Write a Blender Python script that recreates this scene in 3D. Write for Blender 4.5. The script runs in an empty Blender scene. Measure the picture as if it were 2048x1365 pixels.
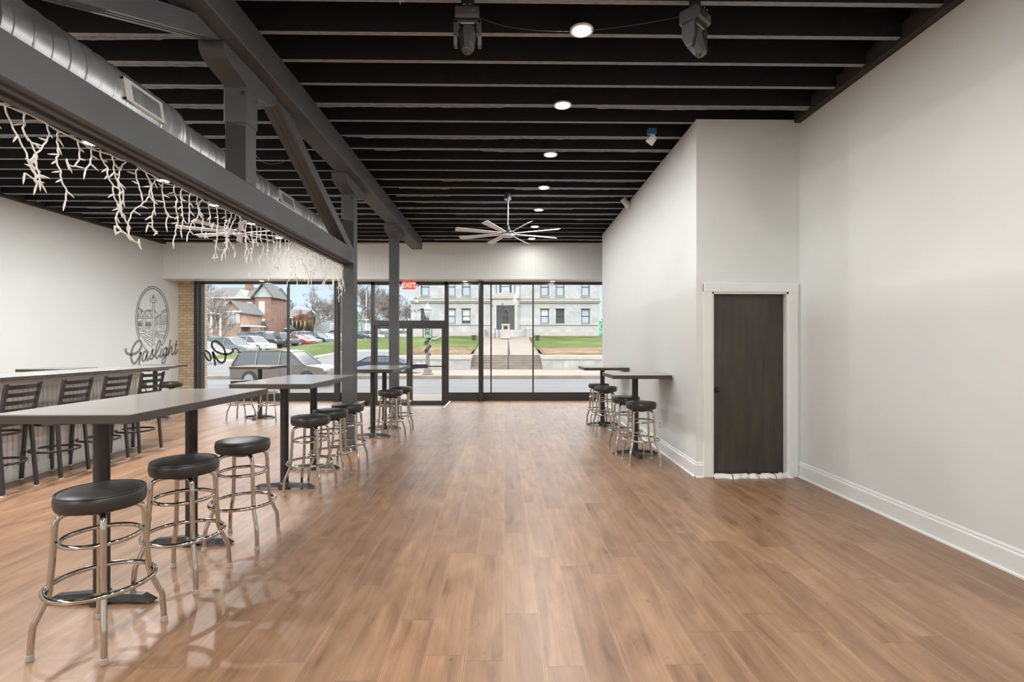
import bpy, bmesh, math, random
from mathutils import Vector, Matrix
PI = math.pi
random.seed(7)
scene = bpy.context.scene
col = scene.collection

# ------------------------------------------------------------------ materials
def new_mat(name):
    m = bpy.data.materials.new(name); m.use_nodes = True
    nt = m.node_tree
    return m, nt, nt.nodes['Principled BSDF']

def setc(sock, c):
    sock.default_value = (c[0], c[1], c[2], 1)

def mat(name, c, rough=0.5, metal=0.0, spec=0.5, noise=0.0, nscale=8.0, bump=0.0, bscale=60.0, stretch=(1, 1, 1), coat=0.0, c2=None):
    m, nt, p = new_mat(name)
    setc(p.inputs['Base Color'], c)
    p.inputs['Roughness'].default_value = rough
    p.inputs['Metallic'].default_value = metal
    p.inputs['Specular IOR Level'].default_value = spec
    p.inputs['Coat Weight'].default_value = coat
    p.inputs['Coat Roughness'].default_value = 0.15
    if noise > 0 or bump > 0 or c2:
        tc = nt.nodes.new('ShaderNodeTexCoord'); mp = nt.nodes.new('ShaderNodeMapping')
        mp.inputs['Scale'].default_value = stretch
        nt.links.new(tc.outputs['Object'], mp.inputs['Vector'])
    if noise > 0 or c2:
        n = nt.nodes.new('ShaderNodeTexNoise'); n.inputs['Scale'].default_value = nscale
        n.inputs['Detail'].default_value = 6
        nt.links.new(mp.outputs[0], n.inputs['Vector'])
        r = nt.nodes.new('ShaderNodeValToRGB')
        r.color_ramp.elements[0].position = 0.3; r.color_ramp.elements[1].position = 0.7
        a = c2 if c2 else tuple(x * (1 - noise) for x in c)
        b = c if c2 else tuple(min(1, x * (1 + noise)) for x in c)
        r.color_ramp.elements[0].color = (*a, 1); r.color_ramp.elements[1].color = (*b, 1)
        nt.links.new(n.outputs['Fac'], r.inputs['Fac'])
        nt.links.new(r.outputs['Color'], p.inputs['Base Color'])
    if bump > 0:
        n2 = nt.nodes.new('ShaderNodeTexNoise'); n2.inputs['Scale'].default_value = bscale
        n2.inputs['Detail'].default_value = 5
        nt.links.new(mp.outputs[0], n2.inputs['Vector'])
        b = nt.nodes.new('ShaderNodeBump'); b.inputs['Strength'].default_value = bump
        b.inputs['Distance'].default_value = 0.01
        nt.links.new(n2.outputs['Fac'], b.inputs['Height'])
        nt.links.new(b.outputs['Normal'], p.inputs['Normal'])
    return m

def emit(name, c, s):
    m, nt, p = new_mat(name)
    setc(p.inputs['Base Color'], (0.8, 0.8, 0.8))
    setc(p.inputs['Emission Color'], c); p.inputs['Emission Strength'].default_value = s
    return m

def glass_mat(name, tint=(0.97, 0.985, 0.98), refl=0.07):
    m = bpy.data.materials.new(name); m.use_nodes = True
    nt = m.node_tree; nt.nodes.clear()
    out = nt.nodes.new('ShaderNodeOutputMaterial'); mix = nt.nodes.new('ShaderNodeMixShader')
    t = nt.nodes.new('ShaderNodeBsdfTransparent'); g = nt.nodes.new('ShaderNodeBsdfGlossy')
    setc(t.inputs['Color'], tint); g.inputs['Roughness'].default_value = 0.02
    lw = nt.nodes.new('ShaderNodeFresnel'); lw.inputs['IOR'].default_value = 1.45
    mix.inputs[0].default_value = refl
    nt.links.new(lw.outputs[0], mix.inputs[0])
    nt.links.new(t.outputs[0], mix.inputs[1]); nt.links.new(g.outputs[0], mix.inputs[2])
    nt.links.new(mix.outputs[0], out.inputs[0])
    return m

class NB:
    """small math-node helper"""
    def __init__(s, nt): s.nt = nt
    def _in(s, sock, v):
        if isinstance(v, (int, float)): sock.default_value = v
        else: s.nt.links.new(v, sock)
    def m(s, op, a, b=None, c=None):
        n = s.nt.nodes.new('ShaderNodeMath'); n.operation = op
        s._in(n.inputs[0], a)
        if b is not None: s._in(n.inputs[1], b)
        if c is not None: s._in(n.inputs[2], c)
        return n.outputs[0]
    def xyz(s, x, y, z):
        n = s.nt.nodes.new('ShaderNodeCombineXYZ')
        s._in(n.inputs[0], x); s._in(n.inputs[1], y); s._in(n.inputs[2], z)
        return n.outputs[0]
    def white(s, v):
        n = s.nt.nodes.new('ShaderNodeTexWhiteNoise'); n.noise_dimensions = '3D'
        s.nt.links.new(v, n.inputs['Vector']); return n.outputs['Value']
    def noise(s, v, scale, detail=5, rough=0.55, dist=0.0):
        n = s.nt.nodes.new('ShaderNodeTexNoise'); n.inputs['Scale'].default_value = scale
        n.inputs['Detail'].default_value = detail; n.inputs['Roughness'].default_value = rough
        n.inputs['Distortion'].default_value = dist
        s.nt.links.new(v, n.inputs['Vector']); return n.outputs['Fac']
    def ramp(s, f, stops):
        n = s.nt.nodes.new('ShaderNodeValToRGB'); cr = n.color_ramp
        while len(cr.elements) < len(stops): cr.elements.new(0.5)
        for e, (p, c) in zip(cr.elements, stops): e.position = p; e.color = (*c, 1)
        s.nt.links.new(f, n.inputs['Fac']); return n.outputs['Color']
    def mixc(s, f, a, b, mode='MIX'):
        n = s.nt.nodes.new('ShaderNodeMix'); n.data_type = 'RGBA'; n.blend_type = mode
        s._in(n.inputs[0], f)
        for sock, v in ((n.inputs[6], a), (n.inputs[7], b)):
            if isinstance(v, tuple): sock.default_value = (*v, 1)
            else: s.nt.links.new(v, sock)
        return n.outputs[2]
    def bump(s, h, strength, dist=0.01):
        n = s.nt.nodes.new('ShaderNodeBump'); n.inputs['Strength'].default_value = strength
        n.inputs['Distance'].default_value = dist
        s.nt.links.new(h, n.inputs['Height']); return n.outputs['Normal']

def floor_mat():
    m, nt, p = new_mat('plank_floor'); N = NB(nt)
    tc = nt.nodes.new('ShaderNodeTexCoord'); sp = nt.nodes.new('ShaderNodeSeparateXYZ')
    nt.links.new(tc.outputs['Object'], sp.inputs[0]); X, Y = sp.outputs[0], sp.outputs[1]
    W, L = 0.19, 1.22
    u = N.m('DIVIDE', X, W); row = N.m('FLOOR', u)
    off = N.white(N.xyz(row, 3.3, 0.0))
    v = N.m('ADD', N.m('DIVIDE', Y, L), N.m('MULTIPLY', off, 5.0)); cl = N.m('FLOOR', v)
    rnd = N.white(N.xyz(row, cl, 1.7)); rnd2 = N.white(N.xyz(row, cl, 8.1))
    fu = N.m('FRACT', u); fv = N.m('FRACT', v)
    du = N.m('MULTIPLY', N.m('MINIMUM', fu, N.m('SUBTRACT', 1.0, fu)), W)
    dv = N.m('MULTIPLY', N.m('MINIMUM', fv, N.m('SUBTRACT', 1.0, fv)), L)
    gap = N.m('LESS_THAN', N.m('MINIMUM', du, dv), 0.0013)
    gx = N.m('ADD', X, N.m('MULTIPLY', rnd2, 37.0))
    vec = N.xyz(N.m('MULTIPLY', gx, 14.0), N.m('ADD', N.m('MULTIPLY', Y, 1.1), N.m('MULTIPLY', rnd, 50.0)), 0.0)
    grain = N.noise(vec, 1.0, 8, 0.62, 0.6)
    vec2 = N.xyz(N.m('MULTIPLY', gx, 90.0), N.m('MULTIPLY', Y, 3.0), 0.0)
    fine = N.noise(vec2, 1.0, 3, 0.6)
    blot = N.noise(N.xyz(N.m('MULTIPLY', gx, 4.5), N.m('ADD', N.m('MULTIPLY', Y, 1.6), N.m('MULTIPLY', rnd, 20.0)), 0.0), 1.0, 3, 0.5, 1.2)
    t = N.m('ADD', N.m('MULTIPLY', grain, 0.42), N.m('ADD', N.m('MULTIPLY', blot, 0.40), N.m('MULTIPLY', fine, 0.18)))
    base = N.ramp(t, [(0.32, (0.105, 0.050, 0.026)), (0.43, (0.215, 0.118, 0.065)), (0.55, (0.290, 0.166, 0.095)), (0.72, (0.385, 0.238, 0.145))])
    tone = N.ramp(rnd, [(0.0, (0.88, 0.87, 0.87)), (0.5, (0.98, 0.98, 0.98)), (1.0, (1.08, 1.08, 1.07))])
    base = N.mixc(1.0, base, tone, 'MULTIPLY')
    kn = N.noise(N.xyz(N.m('MULTIPLY', gx, 17.0), N.m('ADD', N.m('MULTIPLY', Y, 10.0), N.m('MULTIPLY', rnd, 90.0)), 0.0), 1.0, 2, 0.5, 0.4)
    knot = N.m('MULTIPLY', N.m('MINIMUM', N.m('MAXIMUM', N.m('MULTIPLY', N.m('SUBTRACT', kn, 0.68), 14.0), 0.0), 1.0), 0.45)
    base = N.mixc(knot, base, (0.10, 0.052, 0.03))
    edge = N.m('MULTIPLY', N.m('LESS_THAN', du, 0.006), 0.35)
    base = N.mixc(edge, base, (0.50, 0.31, 0.19))
    base = N.mixc(gap, base, (0.13, 0.072, 0.045))
    nt.links.new(base, p.inputs['Base Color'])
    p.inputs['Roughness'].default_value = 0.37
    p.inputs['IOR'].default_value = 1.55; p.inputs['Specular IOR Level'].default_value = 0.6
    h = N.m('SUBTRACT', N.m('MULTIPLY', fine, 0.25), gap)
    nt.links.new(N.bump(h, 0.12, 0.004), p.inputs['Normal'])
    return m

def brick_mat(name, c1, c2, mortar, bw, bh, axis='xz', rough=0.85, ms=0.012):
    m, nt, p = new_mat(name)
    tc = nt.nodes.new('ShaderNodeTexCoord'); sp = nt.nodes.new('ShaderNodeSeparateXYZ')
    nt.links.new(tc.outputs['Object'], sp.inputs[0])
    cb = nt.nodes.new('ShaderNodeCombineXYZ'); N = NB(nt)
    nt.links.new(N.m('ADD', sp.outputs[0], sp.outputs[1]), cb.inputs[0])
    nt.links.new(sp.outputs[2], cb.inputs[1])
    b = nt.nodes.new('ShaderNodeTexBrick'); nt.links.new(cb.outputs[0], b.inputs['Vector'])
    setc(b.inputs['Color1'], c1); setc(b.inputs['Color2'], c2); setc(b.inputs['Mortar'], mortar)
    b.inputs['Scale'].default_value = 1.0; b.inputs['Mortar Size'].default_value = ms
    b.inputs['Brick Width'].default_value = bw; b.inputs['Row Height'].default_value = bh
    n = N.noise(tc.outputs['Object'], 1.3, 6)
    cc = N.mixc(1.0, b.outputs['Color'], N.ramp(n, [(0.3, (0.8, 0.8, 0.8)), (0.7, (1.1, 1.1, 1.1))]), 'MULTIPLY')
    nt.links.new(cc, p.inputs['Base Color'])
    p.inputs['Roughness'].default_value = rough
    nt.links.new(N.bump(b.outputs['Fac'], -0.3, 0.01), p.inputs['Normal'])
    return m

def grass_mat(name, a, b, c):
    m, nt, p = new_mat(name); N = NB(nt)
    tc = nt.nodes.new('ShaderNodeTexCoord')
    n1 = N.noise(tc.outputs['Object'], 0.35, 5, 0.6); n2 = N.noise(tc.outputs['Object'], 9.0, 4, 0.7)
    t = N.m('ADD', N.m('MULTIPLY', n1, 0.65), N.m('MULTIPLY', n2, 0.35))
    nt.links.new(N.ramp(t, [(0.36, a), (0.5, b), (0.64, c)]), p.inputs['Base Color'])
    p.inputs['Roughness'].default_value = 0.95; p.inputs['Specular IOR Level'].default_value = 0.1
    return m

M = {}
M['wall'] = mat('painted_plaster', (0.725, 0.755, 0.742), 0.62, noise=0.018, nscale=0.9, bump=0.03, bscale=25)
M['trim'] = mat('white_trim', (0.80, 0.825, 0.815), 0.35)
M['beadface'] = None
M['black'] = mat('black_ceiling_paint', (0.0085, 0.0092, 0.0105), 0.8, noise=0.3, nscale=3)
M['joist_under'] = mat('bounce_lightened_grey', (0.26, 0.275, 0.30), 0.75, noise=0.30, nscale=14, stretch=(1, 4, 4))  # floor-bounce light painted into the joist bottoms; also colours the ragged plaster edges
M['ledger'] = mat('dark_brown_black_paint', (0.034, 0.032, 0.031), 0.8, noise=0.35, nscale=5, bump=0.3, bscale=18)
M['timber'] = mat('charcoal_timber_paint', (0.080, 0.082, 0.085), 0.6, noise=0.14, nscale=2.2, bump=0.12, bscale=9, stretch=(1, 1, 1))
M['floor'] = floor_mat()
M['frame'] = mat('bronze_black_aluminium', (0.045, 0.042, 0.040), 0.38, metal=0.2, noise=0.1, nscale=2)
M['alum'] = mat('grey_aluminium', (0.36, 0.36, 0.35), 0.35, metal=0.7)
M['glass'] = glass_mat('window_glass')
M['chrome'] = mat('chrome', (0.56, 0.53, 0.49), 0.09, metal=1.0)
M['cap'] = mat('grey_plastic_cap', (0.40, 0.37, 0.34), 0.6)
M['vinyl'] = mat('black_vinyl', (0.028, 0.026, 0.025), 0.36, bump=0.05, bscale=220, noise=0.15, nscale=6)
M['blackmetal'] = mat('black_powder_coat', (0.035, 0.033, 0.032), 0.36, metal=0.2)
M['chairmetal'] = mat('dark_grey_powder_coat', (0.055, 0.055, 0.058), 0.38, metal=0.2)
M['top'] = mat('grey_laminate', (0.30, 0.275, 0.25), 0.16, noise=0.05, nscale=5, spec=0.6)
M['topedge'] = mat('taupe_edge_band', (0.058, 0.047, 0.038), 0.4, noise=0.06, nscale=6)
M['counter'] = mat('grey_stone_counter', (0.25, 0.25, 0.25), 0.2, noise=0.22, nscale=5)
M['bead'] = mat('white_beadboard', (0.76, 0.75, 0.74), 0.45)
M['duct'] = mat('galvanised_steel', (0.80, 0.81, 0.82), 0.36, metal=0.75, noise=0.12, nscale=7, c2=(0.62, 0.63, 0.64))
M['nickel'] = mat('brushed_nickel', (0.50, 0.49, 0.48), 0.3, metal=1.0)
M['blade'] = mat('silver_fan_blade', (0.80, 0.85, 0.92), 0.45, metal=0.0)
M['whiteplastic'] = mat('white_plastic', (0.78, 0.77, 0.75), 0.4)
M['wire'] = mat('white_cable', (0.80, 0.78, 0.74), 0.5)
M['bulb'] = mat('frosted_bulb', (0.88, 0.86, 0.82), 0.25)
M['emit'] = emit('lamp_lens', (1.0, 0.90, 0.74), 22.0)
M['doorwood'] = mat('dark_stained_wood', (0.066, 0.057, 0.043), 0.45, nscale=2.6, stretch=(5, 5, 0.7), c2=(0.036, 0.032, 0.024))
M['towel'] = mat('white_terry', (0.78, 0.76, 0.73), 0.95, bump=0.5, bscale=160)
M['stripe'] = mat('charcoal_stripe', (0.06, 0.06, 0.065), 0.9)
M['logo'] = mat('grey_wall_paint', (0.235, 0.24, 0.235), 0.7)
M['decal'] = mat('dark_window_decal', (0.055, 0.055, 0.055), 0.6)
M['exit'] = emit('exit_red', (1.0, 0.07, 0.05), 0.7)
M['exit'].node_tree.nodes['Principled BSDF'].inputs['Base Color'].default_value = (0.75, 0.06, 0.05, 1)
M['exitletter'] = emit('exit_letter', (1.0, 0.45, 0.40), 0.9)
M['stage'] = mat('glossy_black_plastic', (0.05, 0.05, 0.05), 0.15, spec=0.8)
M['lens'] = mat('dark_lens', (0.05, 0.05, 0.055), 0.05, spec=0.9)
M['blue'] = mat('blue_plastic', (0.03, 0.15, 0.30), 0.5)
M['tanbrick'] = brick_mat('tan_brick', (0.52, 0.37, 0.22), (0.66, 0.52, 0.36), (0.34, 0.27, 0.20), 0.205, 0.072, ms=0.008)
# exterior
M['stone'] = brick_mat('limestone_blocks', (0.365, 0.36, 0.352), (0.39, 0.383, 0.375), (0.32, 0.312, 0.30), 1.6, 0.75, ms=0.006)
M['stone2'] = mat('cream_limestone', (0.37, 0.345, 0.305), 0.8, noise=0.08, nscale=2)
M['stone3'] = mat('weathered_limestone', (0.32, 0.31, 0.295), 0.9, noise=0.25, nscale=1.2)
M['conc'] = mat('pale_concrete', (0.185, 0.157, 0.126), 0.9, noise=0.08, nscale=1.5)
M['step'] = mat('brown_concrete', (0.19, 0.16, 0.13), 0.9, noise=0.2, nscale=1.5)
M['road'] = mat('asphalt', (0.088, 0.086, 0.084), 0.75, noise=0.15, nscale=0.6, stretch=(0.2, 2, 1))
M['lot'] = mat('parking_asphalt', (0.085, 0.085, 0.085), 0.85, noise=0.1, nscale=0.4)
M['line'] = mat('road_paint', (0.75, 0.74, 0.70), 0.8)
M['grass'] = grass_mat('lawn_grass', (0.040, 0.060, 0.014), (0.070, 0.092, 0.024), (0.12, 0.137, 0.048))
M['straw'] = grass_mat('dry_mulch', (0.08, 0.05, 0.027), (0.14, 0.095, 0.058), (0.23, 0.17, 0.11))
M['redbrick'] = brick_mat('red_brick', (0.20, 0.105, 0.072), (0.25, 0.135, 0.095), (0.30, 0.22, 0.18), 0.5, 0.16)
M['orangebrick'] = brick_mat('orange_brick', (0.25, 0.15, 0.10), (0.31, 0.19, 0.125), (0.40, 0.32, 0.25), 0.5, 0.16)
M['shingle'] = mat('grey_shingle', (0.105, 0.10, 0.097), 0.9, noise=0.2, nscale=2)
M['sage'] = mat('sage_siding', (0.34, 0.38, 0.33), 0.8)
M['yellow'] = mat('yellow_siding', (0.52, 0.38, 0.17), 0.8)
M['greysiding'] = mat('blue_grey_siding', (0.28, 0.31, 0.34), 0.8)
M['whitepaint'] = mat('white_wood_paint', (0.75, 0.74, 0.71), 0.6)
M['winglass'] = mat('dark_window_glass', (0.06, 0.065, 0.065), 0.12, spec=0.3)
M['paleglass'] = mat('pale_window_glass', (0.36, 0.41, 0.46), 0.12, spec=0.8)
M['darkwin'] = mat('bronze_window_frame', (0.05, 0.05, 0.05), 0.5)
M['blind'] = mat('window_blind', (0.50, 0.53, 0.50), 0.7)
M['bark'] = mat('grey_bark', (0.20, 0.18, 0.16), 0.9, noise=0.3, nscale=4)
M['palebark'] = mat('pale_bark', (0.27, 0.235, 0.20), 0.9, noise=0.4, nscale=4)
M['redtwig'] = mat('russet_twigs', (0.27, 0.13, 0.09), 0.9, noise=0.3, nscale=4)
M['evergreen'] = mat('evergreen_foliage', (0.035, 0.06, 0.02), 0.9, noise=0.4, nscale=6)
M['garland'] = mat('garland_foliage', (0.05, 0.075, 0.035), 0.9, noise=0.4, nscale=20)
M['signgreen'] = mat('green_banner', (0.03, 0.25, 0.13), 0.6)
M['palegreen'] = mat('pale_green_print', (0.45, 0.68, 0.52), 0.6)
M['bronze'] = mat('dark_bronze', (0.05, 0.045, 0.035), 0.45, metal=0.6)
M['lampgrey'] = mat('lamp_post_paint', (0.10, 0.095, 0.092), 0.5)
M['globe'] = mat('frosted_globe', (0.40, 0.42, 0.42), 0.2)
M['tyre'] = mat('tyre_rubber', (0.02, 0.02, 0.02), 0.8)
M['carglass'] = mat('car_glass', (0.05, 0.06, 0.065), 0.12, spec=0.35)
M['iron'] = mat('black_iron', (0.025, 0.025, 0.025), 0.5)

def bead_mat():
    m, nt, p = new_mat('grey_panelling'); N = NB(nt)
    tc = nt.nodes.new('ShaderNodeTexCoord'); sp = nt.nodes.new('ShaderNodeSeparateXYZ')
    nt.links.new(tc.outputs['Object'], sp.inputs[0])
    f = N.m('FRACT', N.m('DIVIDE', sp.outputs[0], 0.10)); g = N.m('LESS_THAN', f, 0.06)
    nt.links.new(N.mixc(N.m('MULTIPLY', g, 0.5), (0.77, 0.79, 0.775), (0.64, 0.655, 0.64)), p.inputs['Base Color'])
    p.inputs['Roughness'].default_value = 0.5
    nt.links.new(N.bump(g, -0.3, 0.004), p.inputs['Normal'])
    return m
M['beadface'] = bead_mat()

# ------------------------------------------------------------------ mesh builder
class MB:
    def __init__(s): s.bm = bmesh.new(); s.mi = 0
    def _add(s, verts, faces, mi=None):
        vs = [s.bm.verts.new(v) for v in verts]
        out = []
        for f in faces:
            try: fc = s.bm.faces.new([vs[i] for i in f])
            except ValueError: continue
            fc.material_index = s.mi if mi is None else mi
            out.append(fc)
        return vs, out
    def box(s, a, b, bev=0.0, M4=None, mi=None, seg=1):
        x0, y0, z0 = a; x1, y1, z1 = b
        x0, x1 = min(x0, x1), max(x0, x1); y0, y1 = min(y0, y1), max(y0, y1); z0, z1 = min(z0, z1), max(z0, z1)
        v = [(x0, y0, z0), (x1, y0, z0), (x1, y1, z0), (x0, y1, z0), (x0, y0, z1), (x1, y0, z1), (x1, y1, z1), (x0, y1, z1)]
        if M4 is not None: v = [M4 @ Vector(q) for q in v]
        vs, fs = s._add(v, [(0, 3, 2, 1), (4, 5, 6, 7), (0, 1, 5, 4), (1, 2, 6, 5), (2, 3, 7, 6), (3, 0, 4, 7)], mi)
        if bev > 0:
            es = list({e for f in fs for e in f.edges})
            bmesh.ops.bevel(s.bm, geom=es, offset=bev, segments=seg, affect='EDGES', profile=0.5)
        return s
    def cyl(s, p0, p1, r0, r1=None, n=16, caps=True, mi=None):
        return s.tube([p0, p1], r0 if r1 is None else [r0, r1], n, caps, mi=mi)
    def tube(s, pts, r, n=8, caps=True, closed=False, mi=None, sx=1.0, sy=1.0):
        pts = [Vector(p) for p in pts]; k = len(pts)
        rs = r if isinstance(r, (list, tuple)) else [r] * k
        rings = []; prev = None
        for i in range(k):
            if closed: t = pts[(i + 1) % k] - pts[i - 1]
            else: t = pts[min(i + 1, k - 1)] - pts[max(i - 1, 0)]
            if t.length < 1e-9: t = Vector((0, 0, 1))
            t.normalize()
            if prev is None:
                up = Vector((0, 0, 1)) if abs(t.z) < 0.95 else Vector((1, 0, 0))
                a = t.cross(up).normalized()
            else:
                a = prev - t * prev.dot(t)
                a = a.normalized() if a.length > 1e-6 else t.orthogonal().normalized()
            prev = a; b = t.cross(a)
            rings.append([pts[i] + (a * math.cos(2 * PI * j / n) * sx + b * math.sin(2 * PI * j / n) * sy) * rs[i] for j in range(n)])
        V = [v for ring in rings for v in ring]; F = []
        for i in range(k if closed else k - 1):
            i2 = (i + 1) % k
            for j in range(n):
                F.append((i * n + j, i * n + (j + 1) % n, i2 * n + (j + 1) % n, i2 * n + j))
        if caps and not closed:
            F.append(tuple(range(n))[::-1]); F.append(tuple((k - 1) * n + j for j in range(n)))
        s._add(V, F, mi); return s
    def lathe(s, prof, c=(0, 0, 0), n=32, axis='z', M4=None, mi=None):
        V = []; F = []; k = len(prof)
        for (r, z) in prof:
            for j in range(n):
                a = 2 * PI * j / n
                q = Vector((r * math.cos(a), r * math.sin(a), z))
                if axis == 'x': q = Vector((q.z, q.x, q.y))
                if axis == 'y': q = Vector((q.x, q.z, -q.y))
                q = q + Vector(c)
                if M4 is not None: q = M4 @ q
                V.append(q)
        for i in range(k - 1):
            for j in range(n):
                F.append((i * n + j, i * n + (j + 1) % n, (i + 1) * n + (j + 1) % n, (i + 1) * n + j))
        if prof[0][0] > 1e-6: F.append(tuple(range(n))[::-1])
        if prof[-1][0] > 1e-6: F.append(tuple((k - 1) * n + j for j in range(n)))
        s._add(V, F, mi); return s
    def prism(s, poly, vec, mi=None, mi_caps=None):
        """poly: list of 3D points, extruded by vec"""
        n = len(poly); P = [Vector(p) for p in poly]; v = Vector(vec)
        V = P + [p + v for p in P]
        F = [(i, (i + 1) % n, n + (i + 1) % n, n + i) for i in range(n)]
        vs, fs = s._add(V, F, mi)
        for rng in (list(range(n))[::-1], list(range(n, 2 * n))):
            try:
                f = s.bm.faces.new([vs[i] for i in rng]); f.material_index = (mi_caps if mi_caps is not None else (s.mi if mi is None else mi))
            except ValueError: pass
        return s
    def torus(s, c, R, r, n=48, m=10, z=None, mi=None):
        pts = [(c[0] + R * math.cos(2 * PI * i / n), c[1] + R * math.sin(2 * PI * i / n), c[2]) for i in range(n)]
        return s.tube(pts, r, m, closed=True, mi=mi)
    def quad(s, a, b, c, d, mi=None):
        s._add([a, b, c, d], [(0, 1, 2, 3)], mi); return s
    def ribbon(s, pts, w, nrm, th=0.002, mi=None):
        """flat painted stroke of width w lying in the plane with normal nrm"""
        pts = [Vector(p) for p in pts]; nrm = Vector(nrm).normalized(); k = len(pts); L = []; R = []
        for i in range(k):
            t = (pts[min(i + 1, k - 1)] - pts[max(i - 1, 0)])
            if t.length < 1e-9: t = Vector((0, 0, 1))
            t.normalize(); sd = t.cross(nrm).normalized() * (w[i] if isinstance(w, list) else w) / 2
            L.append(pts[i] + sd + nrm * th); R.append(pts[i] - sd + nrm * th)
        s._add(L + R, [(i, i + 1, k + i + 1, k + i) for i in range(k - 1)], mi); return s
    def build(s, name, mats, parent=None, loc=None, rz=0.0, smooth=True, ang=35, recalc=True):
        bm = s.bm
        if recalc: bmesh.ops.recalc_face_normals(bm, faces=bm.faces)
        if smooth:
            lim = math.radians(ang)
            for f in bm.faces: f.smooth = True
            for e in bm.edges:
                if len(e.link_faces) == 2:
                    if e.calc_face_angle(0) > lim: e.smooth = False
        me = bpy.data.meshes.new(name); bm.to_mesh(me); bm.free()
        if not isinstance(mats, (list, tuple)): mats = [mats]
        for m_ in mats: me.materials.append(m_)
        o = bpy.data.objects.new(name, me); col.objects.link(o)
        if parent is not None: o.parent = parent
        if loc is not None: o.location = loc
        if rz: o.rotation_euler = (0, 0, rz)
        return o

def empty(name, loc=(0, 0, 0), rz=0.0, parent=None):
    o = bpy.data.objects.new(name, None); col.objects.link(o)
    o.location = loc; o.rotation_euler = (0, 0, rz); o.empty_display_size = 0.1
    if parent: o.parent = parent
    return o
def tag(o, label, cat, group=None, kind=None):
    o['label'] = label; o['category'] = cat
    if group: o['group'] = group
    if kind: o['kind'] = kind
    return o
def struct(o):
    o['kind'] = 'structure'; return o
def kids(o): return [c for c in bpy.data.objects if c.parent == o]
def copy_tree(o, parent=None):
    c = o.copy(); col.objects.link(c)
    if parent is not None: c.parent = parent
    for ch in kids(o): copy_tree(ch, c)
    return c
def smoothpts(pts, sub=5):
    P = [Vector(p) for p in pts]; out = []
    for i in range(len(P) - 1):
        p0 = P[max(i - 1, 0)]; p1 = P[i]; p2 = P[i + 1]; p3 = P[min(i + 2, len(P) - 1)]
        for j in range(sub):
            t = j / sub
            out.append(0.5 * ((2 * p1) + (p2 - p0) * t + (2 * p0 - 5 * p1 + 4 * p2 - p3) * t * t + (3 * p1 - p0 - 3 * p2 + p3) * t ** 3))
    out.append(P[-1]); return out

# ------------------------------------------------------------------ camera
EYE = 1.52; F = 1020.0
cam = bpy.data.cameras.new('camera'); camo = bpy.data.objects.new('camera', cam); col.objects.link(camo)
cam.sensor_width = 36.0; cam.lens = 36.0 * F / 2048.0
cam.shift_y = (687.5 - 682.5) / 2048.0
camo.location = (0, 0, EYE); camo.rotation_euler = (PI / 2, 0, -math.atan(16.0 / F))
cam.clip_end = 400; cam.clip_start = 0.05
scene.camera = camo

# ------------------------------------------------------------------ room shell
XL, XR, YB, YF = -8.6, 3.37, -4.5, 13.6       # left wall, right wall, back, shop front
ZJ, ZD = 4.07, 4.35                           # joist underside, deck underside
PX0, PX1, PY0, PY1 = 2.185, 2.298, 5.76, 11.9 # partition wall runs between these points
ZW = 4.03                                     # white paint ends here
DX0, DX1 = -3.52, -1.49                       # glass door bay

fl = MB()
fl.box((XL - 0.1, YB - 0.1, -0.25), (5.0, 12.02, 0))
fl.box((XL - 0.1, 12.02, -0.25), (DX0 - 0.15, YF + 0.06, 0))
fl.box((DX1 + 0.06, 12.02, -0.25), (5.0, YF + 0.06, 0))
struct(fl.build('floor', M['floor'], smooth=False))
rp = MB()   # ramp dipping to the glass doors
rp.prism([(DX0 - 0.15, 12.02, 0.0), (DX0 - 0.15, YF + 0.06, -0.13), (DX0 - 0.15, YF + 0.06, -0.25), (DX0 - 0.15, 12.02, -0.25)], (DX1 - DX0 + 0.21, 0, 0))
r_ = rp.build('floor_ramp', M['floor'], smooth=False); struct(r_)
te = MB()
te.box((DX0 - 0.17, 12.0, -0.01), (DX1 + 0.08, 12.045, 0.008))
te.box((DX1 + 0.05, 12.0, -0.01), (DX1 + 0.09, YF - 0.1, 0.008))
te.box((DX0 - 0.18, 12.0, -0.01), (DX0 - 0.14, YF - 0.1, 0.008))
struct(te.build('trim_1', M['trim'], smooth=False))

w = MB(); w.box((XL - 0.3, YB - 0.3, -0.2), (XL, 14.0, ZW)); struct(w.build('wall_left', M['wall'], smooth=False))
w = MB(); w.box((XL - 0.3, YB - 0.3, ZW), (XL + 0.0, 13.0, 4.5)); w.box((XL, YB, ZW), (XL + 0.09, 13.0, ZW + 0.20), 0.01)
struct(w.build('trim_2', M['ledger'], smooth=False))
w = MB(); w.box((XR, YB - 0.3, -0.2), (XR + 0.3, PY0 + 0.3, ZW)); struct(w.build('wall_right', M['wall'], smooth=False))
w = MB(); w.box((XR, YB - 0.3, ZW), (XR + 0.3, PY0 + 0.3, 4.5)); w.box((XR - 0.07, YB, ZW), (XR, PY0, ZW + 0.16), 0.008)
struct(w.build('trim_3', M['ledger'], smooth=False))
w = MB(); w.box((XL - 0.3, YB - 0.3, -0.2), (XR + 0.3, YB, 4.5)); struct(w.build('wall_back', M['wall'], smooth=False))
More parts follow.
